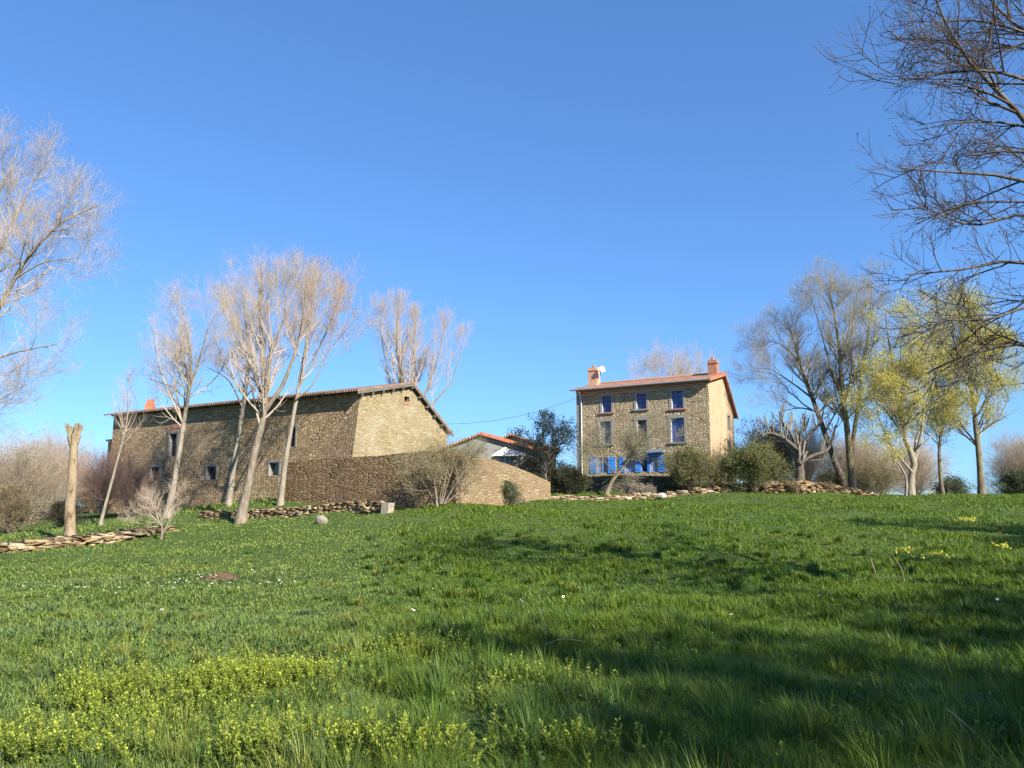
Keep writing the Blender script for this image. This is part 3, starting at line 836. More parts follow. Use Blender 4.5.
loose_wall('low_stone_wall', gline([(203, 516, 46.3), (250, 514, 45.2), (300, 514, 44), (350, 514, 43), (388, 514, 41.8)]), [.42, .5, .55, .6, .72], 6, .5, BRN, 'low dry stone wall running in the grass below the shaded garden wall', seed=3)
loose_wall('tumbled_stone_wall', gline([(-60, 562, 33), (0, 553, 35.5), (40, 548, 36.8), (80, 545, 38), (120, 540, 39.5), (165, 530, 42)]), [.62, .6, .55, .5, .42, .22], 6, 1.3, OCH, 'collapsed ochre dry stone wall at the foot of the pollarded stump', seed=4, slump=.6, jit=.09)
loose_wall('border_stone_wall', gline([(492, 501, 50), (540, 500, 51), (600, 498, 52), (650, 497, 53), (692, 496, 54)]), [.3, .35, .4, .45, .35], 4, .5, BRN + [(.40, .35, .27)], 'knee high dry stone edging at the top of the meadow below the house terrace', seed=5)


def boulder(name, c, size, col, label, seed, cat='rock'):
    import bmesh
    rg = random.Random(seed)
    bm = bmesh.new(); bmesh.ops.create_icosphere(bm, subdivisions=3, radius=1)
    nz = VNoise(seed)
    for v in bm.verts:
        f = .75 + .5 * float(nz(v.co.x * 1.7 + 9, v.co.y * 1.7 + v.co.z * 1.3 + 5))
        v.co = Vector((v.co.x * size[0] * f, v.co.y * size[1] * f, v.co.z * size[2] * f))
    me = bpy.data.meshes.new(name); bm.to_mesh(me); bm.free()
    a = me.attributes.new('Col', 'FLOAT_COLOR', 'POINT'); a.data.foreach_set('color', np.tile(np.array([*col, 1], np.float32), len(me.vertices)))
    me.materials.append(M['loose_stone'])
    o = bpy.data.objects.new(name, me); COL.objects.link(o); o.location = [float(k) for k in c]
    return set_props(o, label, cat)


wb = gline([(386, 514, 41.4)])[0]
d_ = np.array([.9, -.3, 0])
o = MB().prism([wb + (-.28, -.05, -.15), wb + (.12, -.3, -.15), wb + (.36, .1, -.15), wb + (-.05, .35, -.15)], (.05, .02, .68)).build('stone_block', plain('pale cut stone', (.32, .28, .21), .9, .15, 5, .1), None, .04)
set_props(o, 'pale upright cut block ending the low dry stone wall', 'stone')
gp = gline([(322, 521, 40)])[0]
boulder('boulder', gp + (0, 0, .1), (.30, .25, .27), (.25, .225, .18), 'pale grey boulder lying alone in the grass below the low wall', 5)
gp = gline([(645, 498, 52.6)])[0]
boulder('boulder', gp + (1.0, -.4, .18), (.30, .26, .2), (.5, .46, .38), 'rounded white boulder at the edge of the low edging under the house', 8)

# rubble bank right of the house: heap of earth with brush
bk_line = [(690, 494, 55.0), (730, 494, 55.5), (770, 494, 56), (800, 494, 56.5), (840, 494.5, 57), (870, 495, 57)]
loose_wall('rubble_bank', gline(bk_line), [.45, .7, .8, .9, .6, .2], 6, 1.3, [(.20, .14, .08), (.30, .22, .13), (.13, .10, .06), (.38, .31, .21), (.24, .15, .08)], 'bank of brown rubble and earth along the hilltop below the pollarded tree', 'rubble', (.2, .5), .12, 6, .5)

# utility cable between barn and house
c0, c1 = P(446, 424, 58), FW.pt(hL - .3, hz - .6, .2)
pts = np.array([c0 * (1 - t) + c1 * t - ZUP * 1.1 * 4 * t * (1 - t) * .5 for t in np.linspace(0, 1, 24)])
V_, Q_ = tubes(pts[None], np.full((1, 24), .014), 5)
set_props(mesh_np('overhead_cable', V_, Q_, None, M['black']), 'thin overhead cable slung from the barn gable to the house', 'cable')


# ------------------------------------------------------------------ trees
def spawn(pts, rad, spec, rg):
    """children of all branches in pts (N,K,3)"""
    N, K, _ = pts.shape
    L = np.linalg.norm(np.diff(pts, axis=1), axis=2).sum(1)
    n = spec['n']
    cnt = rg.poisson(n * (L / L.mean()) if not spec.get('flat') else np.full(N, n)).clip(1 if spec.get('min1', True) else 0)
    par = np.repeat(np.arange(N), cnt); m = len(par)
    t0, t1 = spec.get('t', (.25, 1.0))
    t = t0 + (t1 - t0) * rg.random(m) ** spec.get('tp', 0.8)
    f = t * (K - 1); i = np.clip(f.astype(int), 0, K - 2); w = (f - i)[:, None]
    base = pts[par, i] * (1 - w) + pts[par, i + 1] * w
    tan = pts[par, i + 1] - pts[par, i]; tan /= np.linalg.norm(tan, axis=1, keepdims=True) + 1e-9
    rp = rad[par, i] * (1 - w[:, 0]) + rad[par, i + 1] * w[:, 0]
    rv = rg.normal(size=(m, 3)); rv -= (rv * tan).sum(1, keepdims=True) * tan
    rv[:, 2] += spec.get('lift', 0) * 1.0
    rv -= (rv * tan).sum(1, keepdims=True) * tan
    rv /= np.linalg.norm(rv, axis=1, keepdims=True) + 1e-9
    a = np.radians(rg.uniform(*spec.get('ang', (30, 60)), m))[:, None]
    d = tan * np.cos(a) + rv * np.sin(a)
    lo, hi = spec['len']
    ln = rg.uniform(lo, hi, m) * (1 - spec.get('taper', .5) * ((t - t0) / (t1 - t0)))
    if 'prof' in spec: ln = ln * np.interp(t, *spec['prof'])
    Kc = spec.get('K', 5)
    out = np.empty((m, Kc, 3)); out[:, 0] = base
    st = (ln / (Kc - 1))[:, None]
    up = np.array([0, 0, spec.get('up', .15)])
    for k in range(1, Kc):
        d = d + up + rg.normal(size=(m, 3)) * spec.get('wig', .12)
        d /= np.linalg.norm(d, axis=1, keepdims=True)
        out[:, k] = out[:, k - 1] + d * st
    r0 = np.minimum(rp * spec.get('rr', .6), spec.get('rmax', 9))
    r0 = np.maximum(r0, spec.get('rmin', .006))
    tipr = spec.get('tip', .45)
    rr = r0[:, None] * np.linspace(1, tipr, Kc)[None]
    rr = np.maximum(rr, spec.get('rmin', .006) * .7)
    return out, rr


def leaves(pts, count, size, cols, rg, spread=.06, t0=.3, aspect=.6):
    N, K, _ = pts.shape
    b = rg.integers(0, N, count); f = (t0 + (1 - t0) * rg.random(count)) * (K - 1); i = np.clip(f.astype(int), 0, K - 2); w = (f - i)[:, None]
    c = pts[b, i] * (1 - w) + pts[b, i + 1] * w + rg.normal(size=(count, 3)) * spread
    a = rg.normal(size=(count, 3)); a /= np.linalg.norm(a, axis=1, keepdims=True)
    e = rg.normal(size=(count, 3)); e -= (e * a).sum(1, keepdims=True) * a; e /= np.linalg.norm(e, axis=1, keepdims=True)
    s = rg.uniform(size[0], size[1], count)[:, None]
    v = np.stack([c - a * s, c + e * s * aspect, c + a * s, c - e * s * aspect], 1).reshape(-1, 3)
    q = np.arange(count * 4).reshape(-1, 4)
    col = np.array(cols)[rg.integers(0, len(cols), count)] * rg.uniform(.75, 1.2, (count, 1))
    return v, q, np.repeat(col, 4, 0)


def tree(name, label, cat, paths, specs, mats, seed, leaf=None, group=None, S0=9, trunk_levels=0, trunk_name='trunk', thin=.8, sink=.25, K0=16, crown_name='crown'):
    """paths: [(points(world), r0, r1)]; specs: list of branching levels"""
    rg = np.random.default_rng(seed)
    base = np.array(paths[0][0][0], float)
    root = empty(name, base, label, cat, group)
    pts, rad = [], []
    for k, (pp, r0, r1) in enumerate(paths):
        pp = np.array(pp, float)
        if k == 0 or np.linalg.norm(pp[0] - base) < .6: pp = np.vstack([pp[0] - (0, 0, sink), pp]) if pp[1][2] > pp[0][2] and k == 0 else pp
        r = resample(pp, K0)
        j = rg.normal(size=(K0, 3)) * .03 * (r1 + r0); j[0] = 0
        pts.append(r + j); rad.append((np.linspace(1, 0, K0) ** (.8 if k == 0 else 1.0) * (r0 - r1) + r1) * thin * (1 if k == 0 else .85))
    pts = np.array(pts); rad = np.array(rad)
    r2 = rad.copy(); r2[0, :2] *= (1.5, 1.18)
    tv = [tubes(pts, r2, S0)]
    cv = []
    lev_p, lev_r = pts, rad
    allp = [pts]
    for li, sp in enumerate(specs):
        src = lev_p, lev_r
        lev_p, lev_r = spawn(*src, sp, rg)
        (tv if li < trunk_levels else cv).append(tubes(lev_p, lev_r, 5 if li == 0 else (4 if li == 1 else 3)))
        allp.append(lev_p)
    v, q_ = join(tv); mesh_np(trunk_name, v, q_, None, mats[0], root, smooth=True)
    if cv:
        v, q_ = join(cv); mesh_np(crown_name, v, q_, None, mats[1], root, smooth=True)
    if leaf:
        v, q_, c_ = leaves(lev_p, leaf['n'], leaf['size'], leaf['cols'], rg, leaf.get('spread', .06), leaf.get('t0', .3), leaf.get('aspect', .6))
        mesh_np(leaf.get('name', 'foliage'), v, q_, None, M['leaf'], root, col=c_)
    return root


def L3(l1, l2, l3, n=(18, 9, 8), l4=None, up=.12, ang=(28, 66), t=(.45, 1), rmin=.007, tp=.85, prof=None, n4=3, wig=.09, dense=False):
    k = (1, 1, 1, 1) if dense else (1.5, .85, .72, .75)
    q = 1 if dense else 1.22
    m_ = 1 if dense else .62
    sc_ = lambda a: (a[0] * q, a[1] * q)
    if not dense: l1 = (l1[0] * 1.4, l1[1] * 1.85)
    s = [dict(n=n[0] * k[0], t=t, ang=ang, len=sc_(l1), up=up * (1 if dense else .75), K=8, rr=.5 if dense else .42, taper=.5 if dense else .72, wig=wig, tp=tp, tip=.3),
         dict(n=n[1] * k[1], t=(.12, 1), ang=(22, 58), len=sc_(l2), up=up, K=6, rr=.55, taper=.4, wig=wig + .03, rmin=rmin * m_, tip=.4),
         dict(n=n[2] * k[2], t=(.12, 1), ang=(22, 60), len=sc_(l3), up=up, K=4, rr=.6, taper=.3, wig=wig + .05, rmin=rmin * m_)]
    if prof: s[0]['prof'] = prof
    if l4: s.append(dict(n=n4 * k[3], t=(.2, 1), ang=(25, 55), len=sc_(l4), up=up, K=3, rr=.7, taper=.2, wig=wig + .05, rmin=rmin * .85 * m_))
    return s


PALE = (M['bark_pale'], M['twig_pale']); SILV = (M['bark_silver'], M['twig_pale']); DARK = (M['bark_dark'], M['twig_dark']); MOSS = (M['bark_moss'], M['twig_lichen'])

# left row in front of the barn
tree('bare_tree', 'slim bare tree left of the tall narrow barn window, broad fan crown', 'tree',
     [(PP([(165, 519), (172, 495), (181, 440), (188, 395), (191, 360), (187, 330), (182, 308)], 47), .24, .03),
      (PP([(189, 392), (202, 350), (212, 310)], 47.3), .11, .02), (PP([(188, 400), (168, 385), (145, 378)], 46.7), .08, .02)],
     L3((1.5, 2.8), (.7, 1.4), (.4, .9), n=(12, 9, 7), l4=(.25, .5), up=.16, t=(.42, 1)), SILV, 21)
tree('bare_tree', 'second bare tree with its base just behind the leaning forked one', 'tree',
     [(PP([(228, 509), (236, 450), (244, 402), (248, 360), (246, 320), (241, 285)], 49), .24, .03),
      (PP([(243, 408), (228, 380), (205, 366)], 48.5), .09, .02)],
     L3((1.2, 2.3), (.7, 1.3), (.4, .9), n=(12, 9, 7), l4=(.25, .5), up=.2, t=(.45, 1)), SILV, 22)
tree('forked_tree', 'thick pale forked tree, largest of the trunks before the barn', 'tree',
     [(PP([(240, 524), (246, 495), (254, 455), (265, 405), (262, 350), (260, 305), (262, 272)], 43), .31, .03),
      (PP([(264, 412), (284, 382), (300, 335), (304, 300), (306, 280)], 43.3), .2, .02),
      (PP([(265, 405), (272, 350), (285, 315), (282, 280)], 42.7), .17, .02),
      (PP([(263, 400), (250, 365), (238, 335), (226, 300)], 42.8), .11, .02)],
     L3((1.0, 2.1), (.6, 1.2), (.4, .8), n=(10, 8, 7), l4=(.22, .45), up=.2, t=(.33, 1)), PALE, 23)
tree('budding_tree', 'slender pale tree with orange buds at the right end of the row before the barn', 'tree',
     [(PP([(280, 507), (287, 452), (296, 402), (303, 362), (310, 320), (313, 280)], 47.5), .22, .02),
      (PP([(300, 385), (318, 350), (335, 310), (342, 285)], 47.8), .1, .02), (PP([(297, 398), (312, 385), (330, 350), (350, 325)], 47.2), .08, .02)],
     L3((1.3, 2.5), (.7, 1.4), (.4, .9), n=(11, 9, 7), l4=(.25, .5), up=.2, t=(.4, 1)), (M['bark_silver'], M['twig_tan']), 24,
     leaf=dict(n=5000, size=(.02, .045), cols=[(.45, .22, .08), (.50, .30, .14), (.40, .26, .12)], name='buds'))
tree('young_tree', 'thin leaning young tree at the far left end of the barn', 'tree',
     [(PP([(100, 526), (108, 495), (118, 458), (127, 420), (128, 378)], 48), .13, .015)],
     L3((.7, 1.5), (.4, .8), (.25, .5), n=(16, 6, 5), up=.2, t=(.5, 1)), SILV, 25)
tree('sapling', 'small twiggy sapling at the right end of the tumbled stone wall', 'sapling',
     [(PP([(161, 542), (162, 525), (158, 512), (150, 500)], 39), .09, .012), (PP([(162, 526), (170, 508), (176, 492)], 39), .05, .01), (PP([(161, 528), (152, 518), (143, 511)], 39.2), .04, .01)],
     L3((.5, 1.0), (.3, .6), (.2, .4), n=(12, 6, 5), up=.1, t=(.2, 1)), (M['bark_pale'], M['twig_pale']), 26)

# pollarded stump
st = PP([(70, 541), (71, 500), (73, 465), (74, 437)], 38.5)
spts = [(st, .33, .2)] + [([st[-1] - (0, 0, .55), st[-1] + (.15 * math.cos(a), .15 * math.sin(a), -.2), st[-1] + (.22 * math.cos(a), .22 * math.sin(a), .12)], .17, .15) for a in (.3, 1.6, 2.8, 4.0, 5.2)]
tree('pollard_stump', 'thick mottled pollarded stump with knobbly top standing in the tumbled wall', 'stump', spts,
     [dict(n=9, flat=True, t=(.9, 1), ang=(8, 28), len=(.28, .55), up=.4, K=5, rr=.42, taper=0, tip=.6, wig=.05), dict(n=3, t=(.35, 1), ang=(15, 40), len=(.15, .35), up=.3, K=3, rr=.6, wig=.1)],
     (M['stump'], M['stump']), 27, K0=14, S0=14, crown_name='stubs')

# behind the barn and behind the house
tree('poplar', 'pale upright bare poplar rising behind the barn gable', 'tree',
     [(PP([(408, 470), (405, 420), (399, 360), (397, 335), (398, 308)], 74), .4, .03),
      (PP([(408, 440), (414, 390), (415, 350), (414, 318)], 74.5), .25, .03), (PP([(410, 440), (425, 395), (438, 358), (443, 330)], 73.5), .25, .03), (PP([(411, 440), (432, 405), (452, 380), (462, 345)], 74.5), .2, .02),
      (PP([(405, 430), (390, 380), (382, 340), (380, 318)], 74), .16, .02)],
     L3((1.5, 3.2), (.8, 1.6), (.5, 1.0), n=(11, 8, 7), l4=(.3, .6), up=.3, ang=(18, 42), t=(.3, 1), rmin=.009), SILV, 28)
tree('bare_tree', 'broad bare crown showing above the house roof', 'tree',
     [(PP([(682, 470), (682, 420), (681, 390), (680, 368)], 92), .4, .04), (PP([(682, 415), (662, 388), (654, 374)], 92), .2, .03), (PP([(682, 415), (698, 390), (704, 374)], 92), .2, .03)],
     L3((2.0, 3.6), (1.0, 2.0), (.6, 1.2), n=(12, 9, 8), l4=(.3, .7), up=.15, t=(.35, 1), rmin=.010), (M['bark_pale'], M['twig_tan']), 29)

# right side
tree('pollarded_tree', 'squat pollarded tree with upright cut stubs on the rubble bank', 'tree',
     [(PP([(800, 497), (800, 470), (798, 449)], 56.3), .42, .32), (PP([(798, 450), (783, 438), (770, 433), (762, 436)], 56), .22, .12), (PP([(798, 450), (790, 432), (782, 422), (780, 412)], 56.4), .2, .1),
      (PP([(799, 450), (810, 434), (818, 426), (822, 418)], 56.2), .22, .11), (PP([(800, 464), (812, 456), (826, 451), (832, 440), (836, 425)], 56), .2, .09), (PP([(798, 448), (800, 434), (806, 428)], 56.8), .2, .12),
      (PP([(802, 462), (818, 460), (836, 462)], 56.3), .07, .05)],
     [dict(n=13, flat=True, t=(.35, 1), ang=(35, 80), len=(.7, 1.5), up=.5, K=5, rr=.36, taper=0, tip=.8, wig=.05, lift=1.2), dict(n=4, t=(.3, 1), ang=(30, 60), len=(.2, .5), up=.2, K=3, rr=.3, wig=.12)],
     (M['bark_dark'], M['bark_silver']), 30, thin=.85, crown_name='stubs', K0=12)
tree('leaning_tree', 'dark bare tree leaning left over the pollarded one', 'tree',
     [(PP([(847, 494), (838, 470), (830, 447), (816, 408), (804, 375), (795, 345), (788, 322)], 63), .34, .05),
      (PP([(812, 398), (795, 385), (772, 370), (758, 368)], 63), .13, .02), (PP([(800, 362), (782, 345), (765, 340)], 63.3), .12, .02), (PP([(818, 412), (800, 408), (778, 412)], 62.6), .12, .02)],
     L3((1.3, 2.6), (.7, 1.4), (.4, .9), n=(13, 9, 8), l4=(.3, .5), up=.1, t=(.35, 1), rmin=.008), (M['bark_dark'], M['twig_lichen']), 31)
tree('tall_tree', 'tall twin stemmed bare tree behind the rubble bank with faint yellow buds', 'tree',
     [(PP([(853, 496), (850, 460), (846, 420), (841, 375), (838, 335), (828, 285)], 61), .36, .04),
      (PP([(850, 462), (856, 420), (862, 375), (869, 330), (872, 285)], 61.3), .28, .03),
      (PP([(844, 402), (832, 372), (822, 335), (812, 300)], 61.2), .15, .03), (PP([(840, 370), (852, 330), (855, 290)], 60.6), .14, .02), (PP([(835, 415), (826, 400), (824, 380)], 61.4), .08, .02)],
     L3((1.3, 2.7), (.8, 1.5), (.4, .9), n=(15, 9, 7), l4=(.3, .5), up=.14, t=(.3, 1), rmin=.008), MOSS, 32,
     leaf=dict(n=8000, size=(.025, .05), cols=[(.42, .38, .09), (.36, .31, .11)], name='buds'))
YEL = [(0.507, 0.459, 0.076), (0.589, 0.521, 0.083), (0.426, 0.419, 0.089), (0.487, 0.419, 0.153)]
tree('yellowing_tree', 'pale stemmed tree full of yellow green young leaves on the crest', 'tree',
     [(PP([(911, 498), (911, 480), (914, 462), (905, 438), (898, 400), (890, 350), (886, 318)], 55.5), .3, .03),
      (PP([(914, 463), (922, 430), (925, 390), (931, 345), (930, 308)], 55.8), .2, .02), (PP([(912, 472), (892, 447), (880, 420), (874, 390)], 55.2), .14, .02), (PP([(906, 498), (906, 478), (897, 462), (886, 452)], 55.2), .17, .03),
      (PP([(916, 452), (935, 432), (952, 420)], 55.3), .11, .02)],
     L3((1.4, 2.9), (.8, 1.5), (.4, .9), n=(14, 9, 6), l4=(.25, .5), up=.12, t=(.2, 1)), (M['bark_silver'], M['twig_lichen']), 33,
     leaf=dict(n=62000, size=(.027, .058), cols=YEL, spread=.16))
tree('yellowing_tree', 'small thin tree between the two larger yellow leaved trees', 'tree',
     [(PP([(943, 498), (940, 470), (940, 440), (948, 405), (952, 370)], 61), .2, .02)],
     L3((1.2, 2.2), (.6, 1.2), (.4, .8), n=(14, 8, 6), l4=(.25, .4), up=.1, t=(.3, 1)), (M['bark_moss'], M['twig_lichen']), 34,
     leaf=dict(n=18000, size=(.027, .058), cols=YEL, spread=.16))
tree('birch', 'tall yellow leaved birch whose lower trunk is dark, near the right edge', 'tree',
     [(PP([(982, 498), (980, 468), (976, 430), (970, 380), (962, 335), (955, 295)], 57.5), .3, .02),
      (PP([(975, 420), (990, 390), (1005, 355)], 57.3), .1, .02), (PP([(974, 410), (955, 385), (940, 360)], 57.8), .1, .02)],
     L3((1.3, 2.7), (.7, 1.4), (.4, .9), n=(18, 9, 6), l4=(.25, .5), up=.1, t=(.25, 1)), (M['bark_moss'], M['twig_lichen']), 35,
     leaf=dict(n=48000, size=(.027, .058), cols=[(.60, .53, .06), (.51, .46, .07), (.42, .39, .09)], spread=.16))

# garden trees and shrubs in front of the house
OLV = [(.20, .22, .10), (.15, .17, .08), (.26, .26, .14)]
tree('leaning_garden_tree', 'leaning garden tree with grey green haze of young leaves before the house front', 'tree',
     [(PP([(607, 492), (613, 480), (624, 466), (634, 450), (638, 440)], 55), .2, .06), (PP([(617, 476), (605, 462), (598, 450)], 55.2), .09, .03), (PP([(626, 463), (612, 452), (592, 448)], 54.8), .07, .02), (PP([(632, 454), (648, 440), (658, 428)], 55.1), .08, .02)],
     L3((.7, 1.4), (.5, 1.0), (.3, .6), n=(12, 10, 7), up=.08, t=(.5, 1)), (M['bark_moss'], M['twig_lichen']), 36,
     leaf=dict(n=7000, size=(.02, .045), cols=OLV, spread=.1))
tree('multi_stem_shrub', 'pale multi stemmed shrub with grey green buds at the corner of the garden wall', 'shrub',
     [(PP([(437, 504), (434, 482), (424, 455)], 40.8), .08, .02), (PP([(441, 504), (446, 475), (452, 445)], 41), .06, .02), (PP([(444, 504), (458, 480), (478, 450)], 41.2), .06, .02), (PP([(440, 504), (440, 470), (438, 440)], 41.3), .05, .02),
      (PP([(445, 504), (462, 490), (488, 470)], 40.9), .05, .02), (PP([(436, 504), (422, 480), (408, 462)], 41), .05, .02), (PP([(443, 504), (462, 468), (482, 450)], 41.6), .05, .02), (PP([(442, 504), (452, 470), (464, 448)], 41.4), .05, .02)],
     L3((.42, .8), (.4, .8), (.25, .5), n=(8, 7, 6), up=.08, t=(.25, 1), rmin=.006), (M['bark_pale'], M['twig_brown']), 37,
     leaf=dict(n=9000, size=(.016, .036), cols=[(.20, .22, .08), (.16, .18, .07), (.28, .27, .12)], spread=.14))
tree('evergreen_tree', 'dark blue green evergreen tree left of the house', 'tree',
     [(PP([(546, 499), (545, 465), (543, 440), (543, 424)], 54), .16, .03), (PP([(545, 470), (558, 450), (565, 430)], 54.2), .08, .02), (PP([(545, 470), (532, 455), (526, 440)], 53.8), .08, .02)],
     L3((.65, 1.25), (.5, .9), (.25, .5), n=(12, 8, 6), up=.08, t=(.2, 1)), (M['bark_dark'], M['twig_dark']), 38,
     leaf=dict(n=9000, size=(.03, .07), cols=[(.035, .062, .060), (.045, .075, .07), (.028, .05, .042)], spread=.08))


def shrub(label, px0, px1, ytop, ybot, Y, seed, mats, leaf=None, n=9, dens=1.0, name='shrub', cat='shrub', group=None, rmin=.007):
    base = P((px0 + px1) / 2, ybot, Y); base[2] = max(float(H(base[0], base[1])), base[2] - .5)
    w = (px1 - px0) / 2 / F_PX * Y; h = P((px0 + px1) / 2, ytop, Y)[2] - base[2]
    rg = random.Random(seed)
    paths = []
    for k in range(n):
        a = rg.uniform(0, 6.283); r = rg.uniform(.1, .62) * w; hh = h * (rg.uniform(.5, .85) if k % 3 else rg.uniform(.22, .4)) * (1 - .35 * r / max(w, .01))
        d = np.array([math.cos(a) * r, math.sin(a) * min(r, h) * .8, hh])
        paths.append(([base + d * (.05, .05, 0), base + d * (.5, .5, .55), base + d], .035 * max(h, 1) ** .5, .012))
    s = h * .33
    return tree(name, label, cat, paths, L3((s * .6, s * 1.25), (s * .4, s * .8), (s * .2, s * .5), n=(9 * dens, 8, 7), up=.08, t=(.06, 1), rmin=rmin), mats, seed, leaf=leaf, group=group, K0=8, S0=5, trunk_name='stems', crown_name='twigs')


GRN = [(0.105, 0.135, 0.033), (0.140, 0.162, 0.039), (0.077, 0.108, 0.026), (0.196, 0.189, 0.052)]
shrub('olive green shrub against the right end of the house front', 664, 716, 448, 496, 54.6, 51, (M['bark_moss'], M['twig_lichen']), dict(n=14000, size=(.03, .065), cols=GRN + [(.17, .15, .06)], spread=.15))
shrub('rounded green shrub just right of the house gable', 726, 785, 444, 494, 54.2, 52, (M['bark_moss'], M['twig_lichen']), dict(n=20000, size=(.03, .07), cols=GRN, spread=.16))
shrub('thin brownish bush in front of the house gable corner', 702, 740, 452, 495, 55.4, 53, (M['bark_moss'], M['twig_brown']), dict(n=5000, size=(.025, .05), cols=GRN + [(.20, .16, .07)], spread=.14))
shrub('pale grey bush at the foot of the terrace wall', 622, 660, 482, 499, 53.6, 54, (M['bark_pale'], M['twig_pale']), dict(n=3500, size=(.02, .05), cols=[(.22, .21, .16), (.15, .15, .09)], spread=.1))
shrub('small dark bush before the sunlit ochre wall', 489, 518, 481, 503, 46.5, 55, (M['bark_moss'], M['twig_lichen']), dict(n=9000, size=(.03, .06), cols=[(.05, .075, .03), (.08, .11, .04), (.10, .12, .05)], spread=.14), 14)
shrub('dark bush at the left end of the terrace wall', 552, 585, 462, 498, 55, 56, (M['bark_dark'], M['twig_dark']), dict(n=9000, size=(.03, .07), cols=[(.04, .055, .025), (.06, .07, .03)], spread=.14))
shrub('ivy dark bush under the evergreen tree', 522, 556, 455, 498, 55.5, 57, (M['bark_dark'], M['twig_brown']), dict(n=9000, size=(.03, .07), cols=[(.05, .06, .03), (.08, .08, .04)], spread=.14))
shrub('dry brown bramble on the left end of the rubble bank', 735, 775, 480, 496, 55.6, 77, (M['bark_moss'], M['twig_brown']), dict(n=2600, size=(.025, .06), cols=[(.24, .16, .09), (.17, .12, .06), (.10, .11, .04)], spread=.12), 9, 1.0)
shrub('dry brown bramble directly under the pollarded tree', 768, 812, 481, 496, 55.4, 78, (M['bark_moss'], M['twig_brown']), dict(n=2600, size=(.025, .06), cols=[(.24, .16, .09), (.17, .12, .06), (.10, .11, .04)], spread=.12), 9, 1.0)
shrub('dry brown bramble on the right end of the rubble bank', 806, 846, 483, 496, 56.2, 79, (M['bark_moss'], M['twig_brown']), dict(n=2600, size=(.025, .06), cols=[(.24, .16, .09), (.17, .12, .06), (.10, .11, .04)], spread=.12), 9, 1.0)
shrub('tall dark conifer like bush left of the pollarded tree', 758, 776, 418, 492, 60, 58, (M['bark_dark'], M['twig_dark']), dict(n=9000, size=(.03, .07), cols=[(.025, .04, .02), (.035, .05, .025)], spread=.12), n=12)
shrub('grey bare thicket behind the pollarded tree', 772, 838, 425, 493, 66, 59, (M['bark_pale'], M['twig_pale']), None, 14, 1.3)
shrub('low green bush between pollarded and twin stemmed trees', 812, 850, 470, 494, 64, 60, (M['bark_moss'], M['twig_lichen']), dict(n=7000, size=(.03, .07), cols=GRN, spread=.15))
shrub('misty grey green bush right of the twin stemmed tree', 858, 900, 458, 497, 72, 61, (M['bark_pale'], M['twig_brown']), dict(n=8000, size=(.03, .07), cols=[(.12, .13, .06), (.16, .16, .08)], spread=.16))
shrub('dark green bush seen between the yellow leaved trunks', 936, 968, 476, 499, 75, 62, (M['bark_moss'], M['twig_lichen']), dict(n=8000, size=(.04, .08), cols=[(.04, .07, .03), (.06, .09, .035)], spread=.16))
shrub('dark green bush at the far right edge of the crest', 998, 1050, 470, 499, 73, 63, (M['bark_moss'], M['twig_lichen']), dict(n=14000, size=(.04, .08), cols=[(.045, .07, .03), (.06, .09, .035)], spread=.18))
shrub('wide grey brown bare thicket behind the twin stemmed tree', 825, 905, 428, 497, 78, 81, (M['bark_pale'], M['twig_brown']), None, 16, 1.6)
shrub('grey bare thicket behind the pale yellow leaved tree', 880, 950, 440, 498, 80, 82, (M['bark_pale'], M['twig_pale']), None, 16, 1.5)
shrub('brown bare thicket right of the birch near the right edge', 985, 1060, 430, 498, 78, 83, (M['bark_pale'], M['twig_brown']), None, 16, 1.4)
shrub('brownish thicket between the house gable and the pollarded tree', 738, 790, 436, 494, 68, 84, (M['bark_pale'], M['twig_brown']), None, 12, 1.4)
# left background thicket
shrub('olive brown thicket low between the stump and the leaning young tree', 62, 118, 470, 524, 66, 75, (M['bark_pale'], M['twig_brown']), dict(n=5000, size=(.03, .06), cols=[(.13, .12, .06), (.18, .15, .08)], spread=.2), 14, 1.5)
shrub('wide grey thicket farthest back at the left edge', -40, 60, 462, 524, 72, 76, (M['bark_pale'], M['twig_pale']), None, 18, 1.6)
shrub('tall brown bare thicket at the far left edge behind the stump', -30, 48, 432, 522, 58, 64, (M['bark_pale'], M['twig_pale']), dict(n=5000, size=(.03, .06), cols=[(.16, .17, .08), (.20, .18, .09)], spread=.25), 14, 1.2)
shrub('grey brown bare thicket just left of the stump', 20, 84, 428, 524, 62, 65, (M['bark_pale'], M['twig_pale']), None, 14, 1.5)
shrub('reddish bare bush between the stump and the barn', 78, 128, 448, 522, 56, 66, (M['bark_pale'], M['twig_red']), None, 11, 1.0)
shrub('reddish twiggy bush against the left part of the barn wall', 108, 150, 452, 516, 54.5, 67, (M['bark_pale'], M['twig_red']), None, 8, .7)
shrub('low olive brown bush at the left edge behind the tumbled wall', -20, 40, 484, 530, 46, 68, (M['bark_moss'], M['twig_brown']), dict(n=7000, size=(.025, .06), cols=[(.14, .12, .05), (.10, .09, .04)], spread=.14))
shrub('dark low bush just behind the stump', 48, 84, 502, 530, 47, 69, (M['bark_dark'], M['twig_dark']), dict(n=7000, size=(.03, .06), cols=[(.03, .035, .02), (.05, .05, .025)], spread=.12))

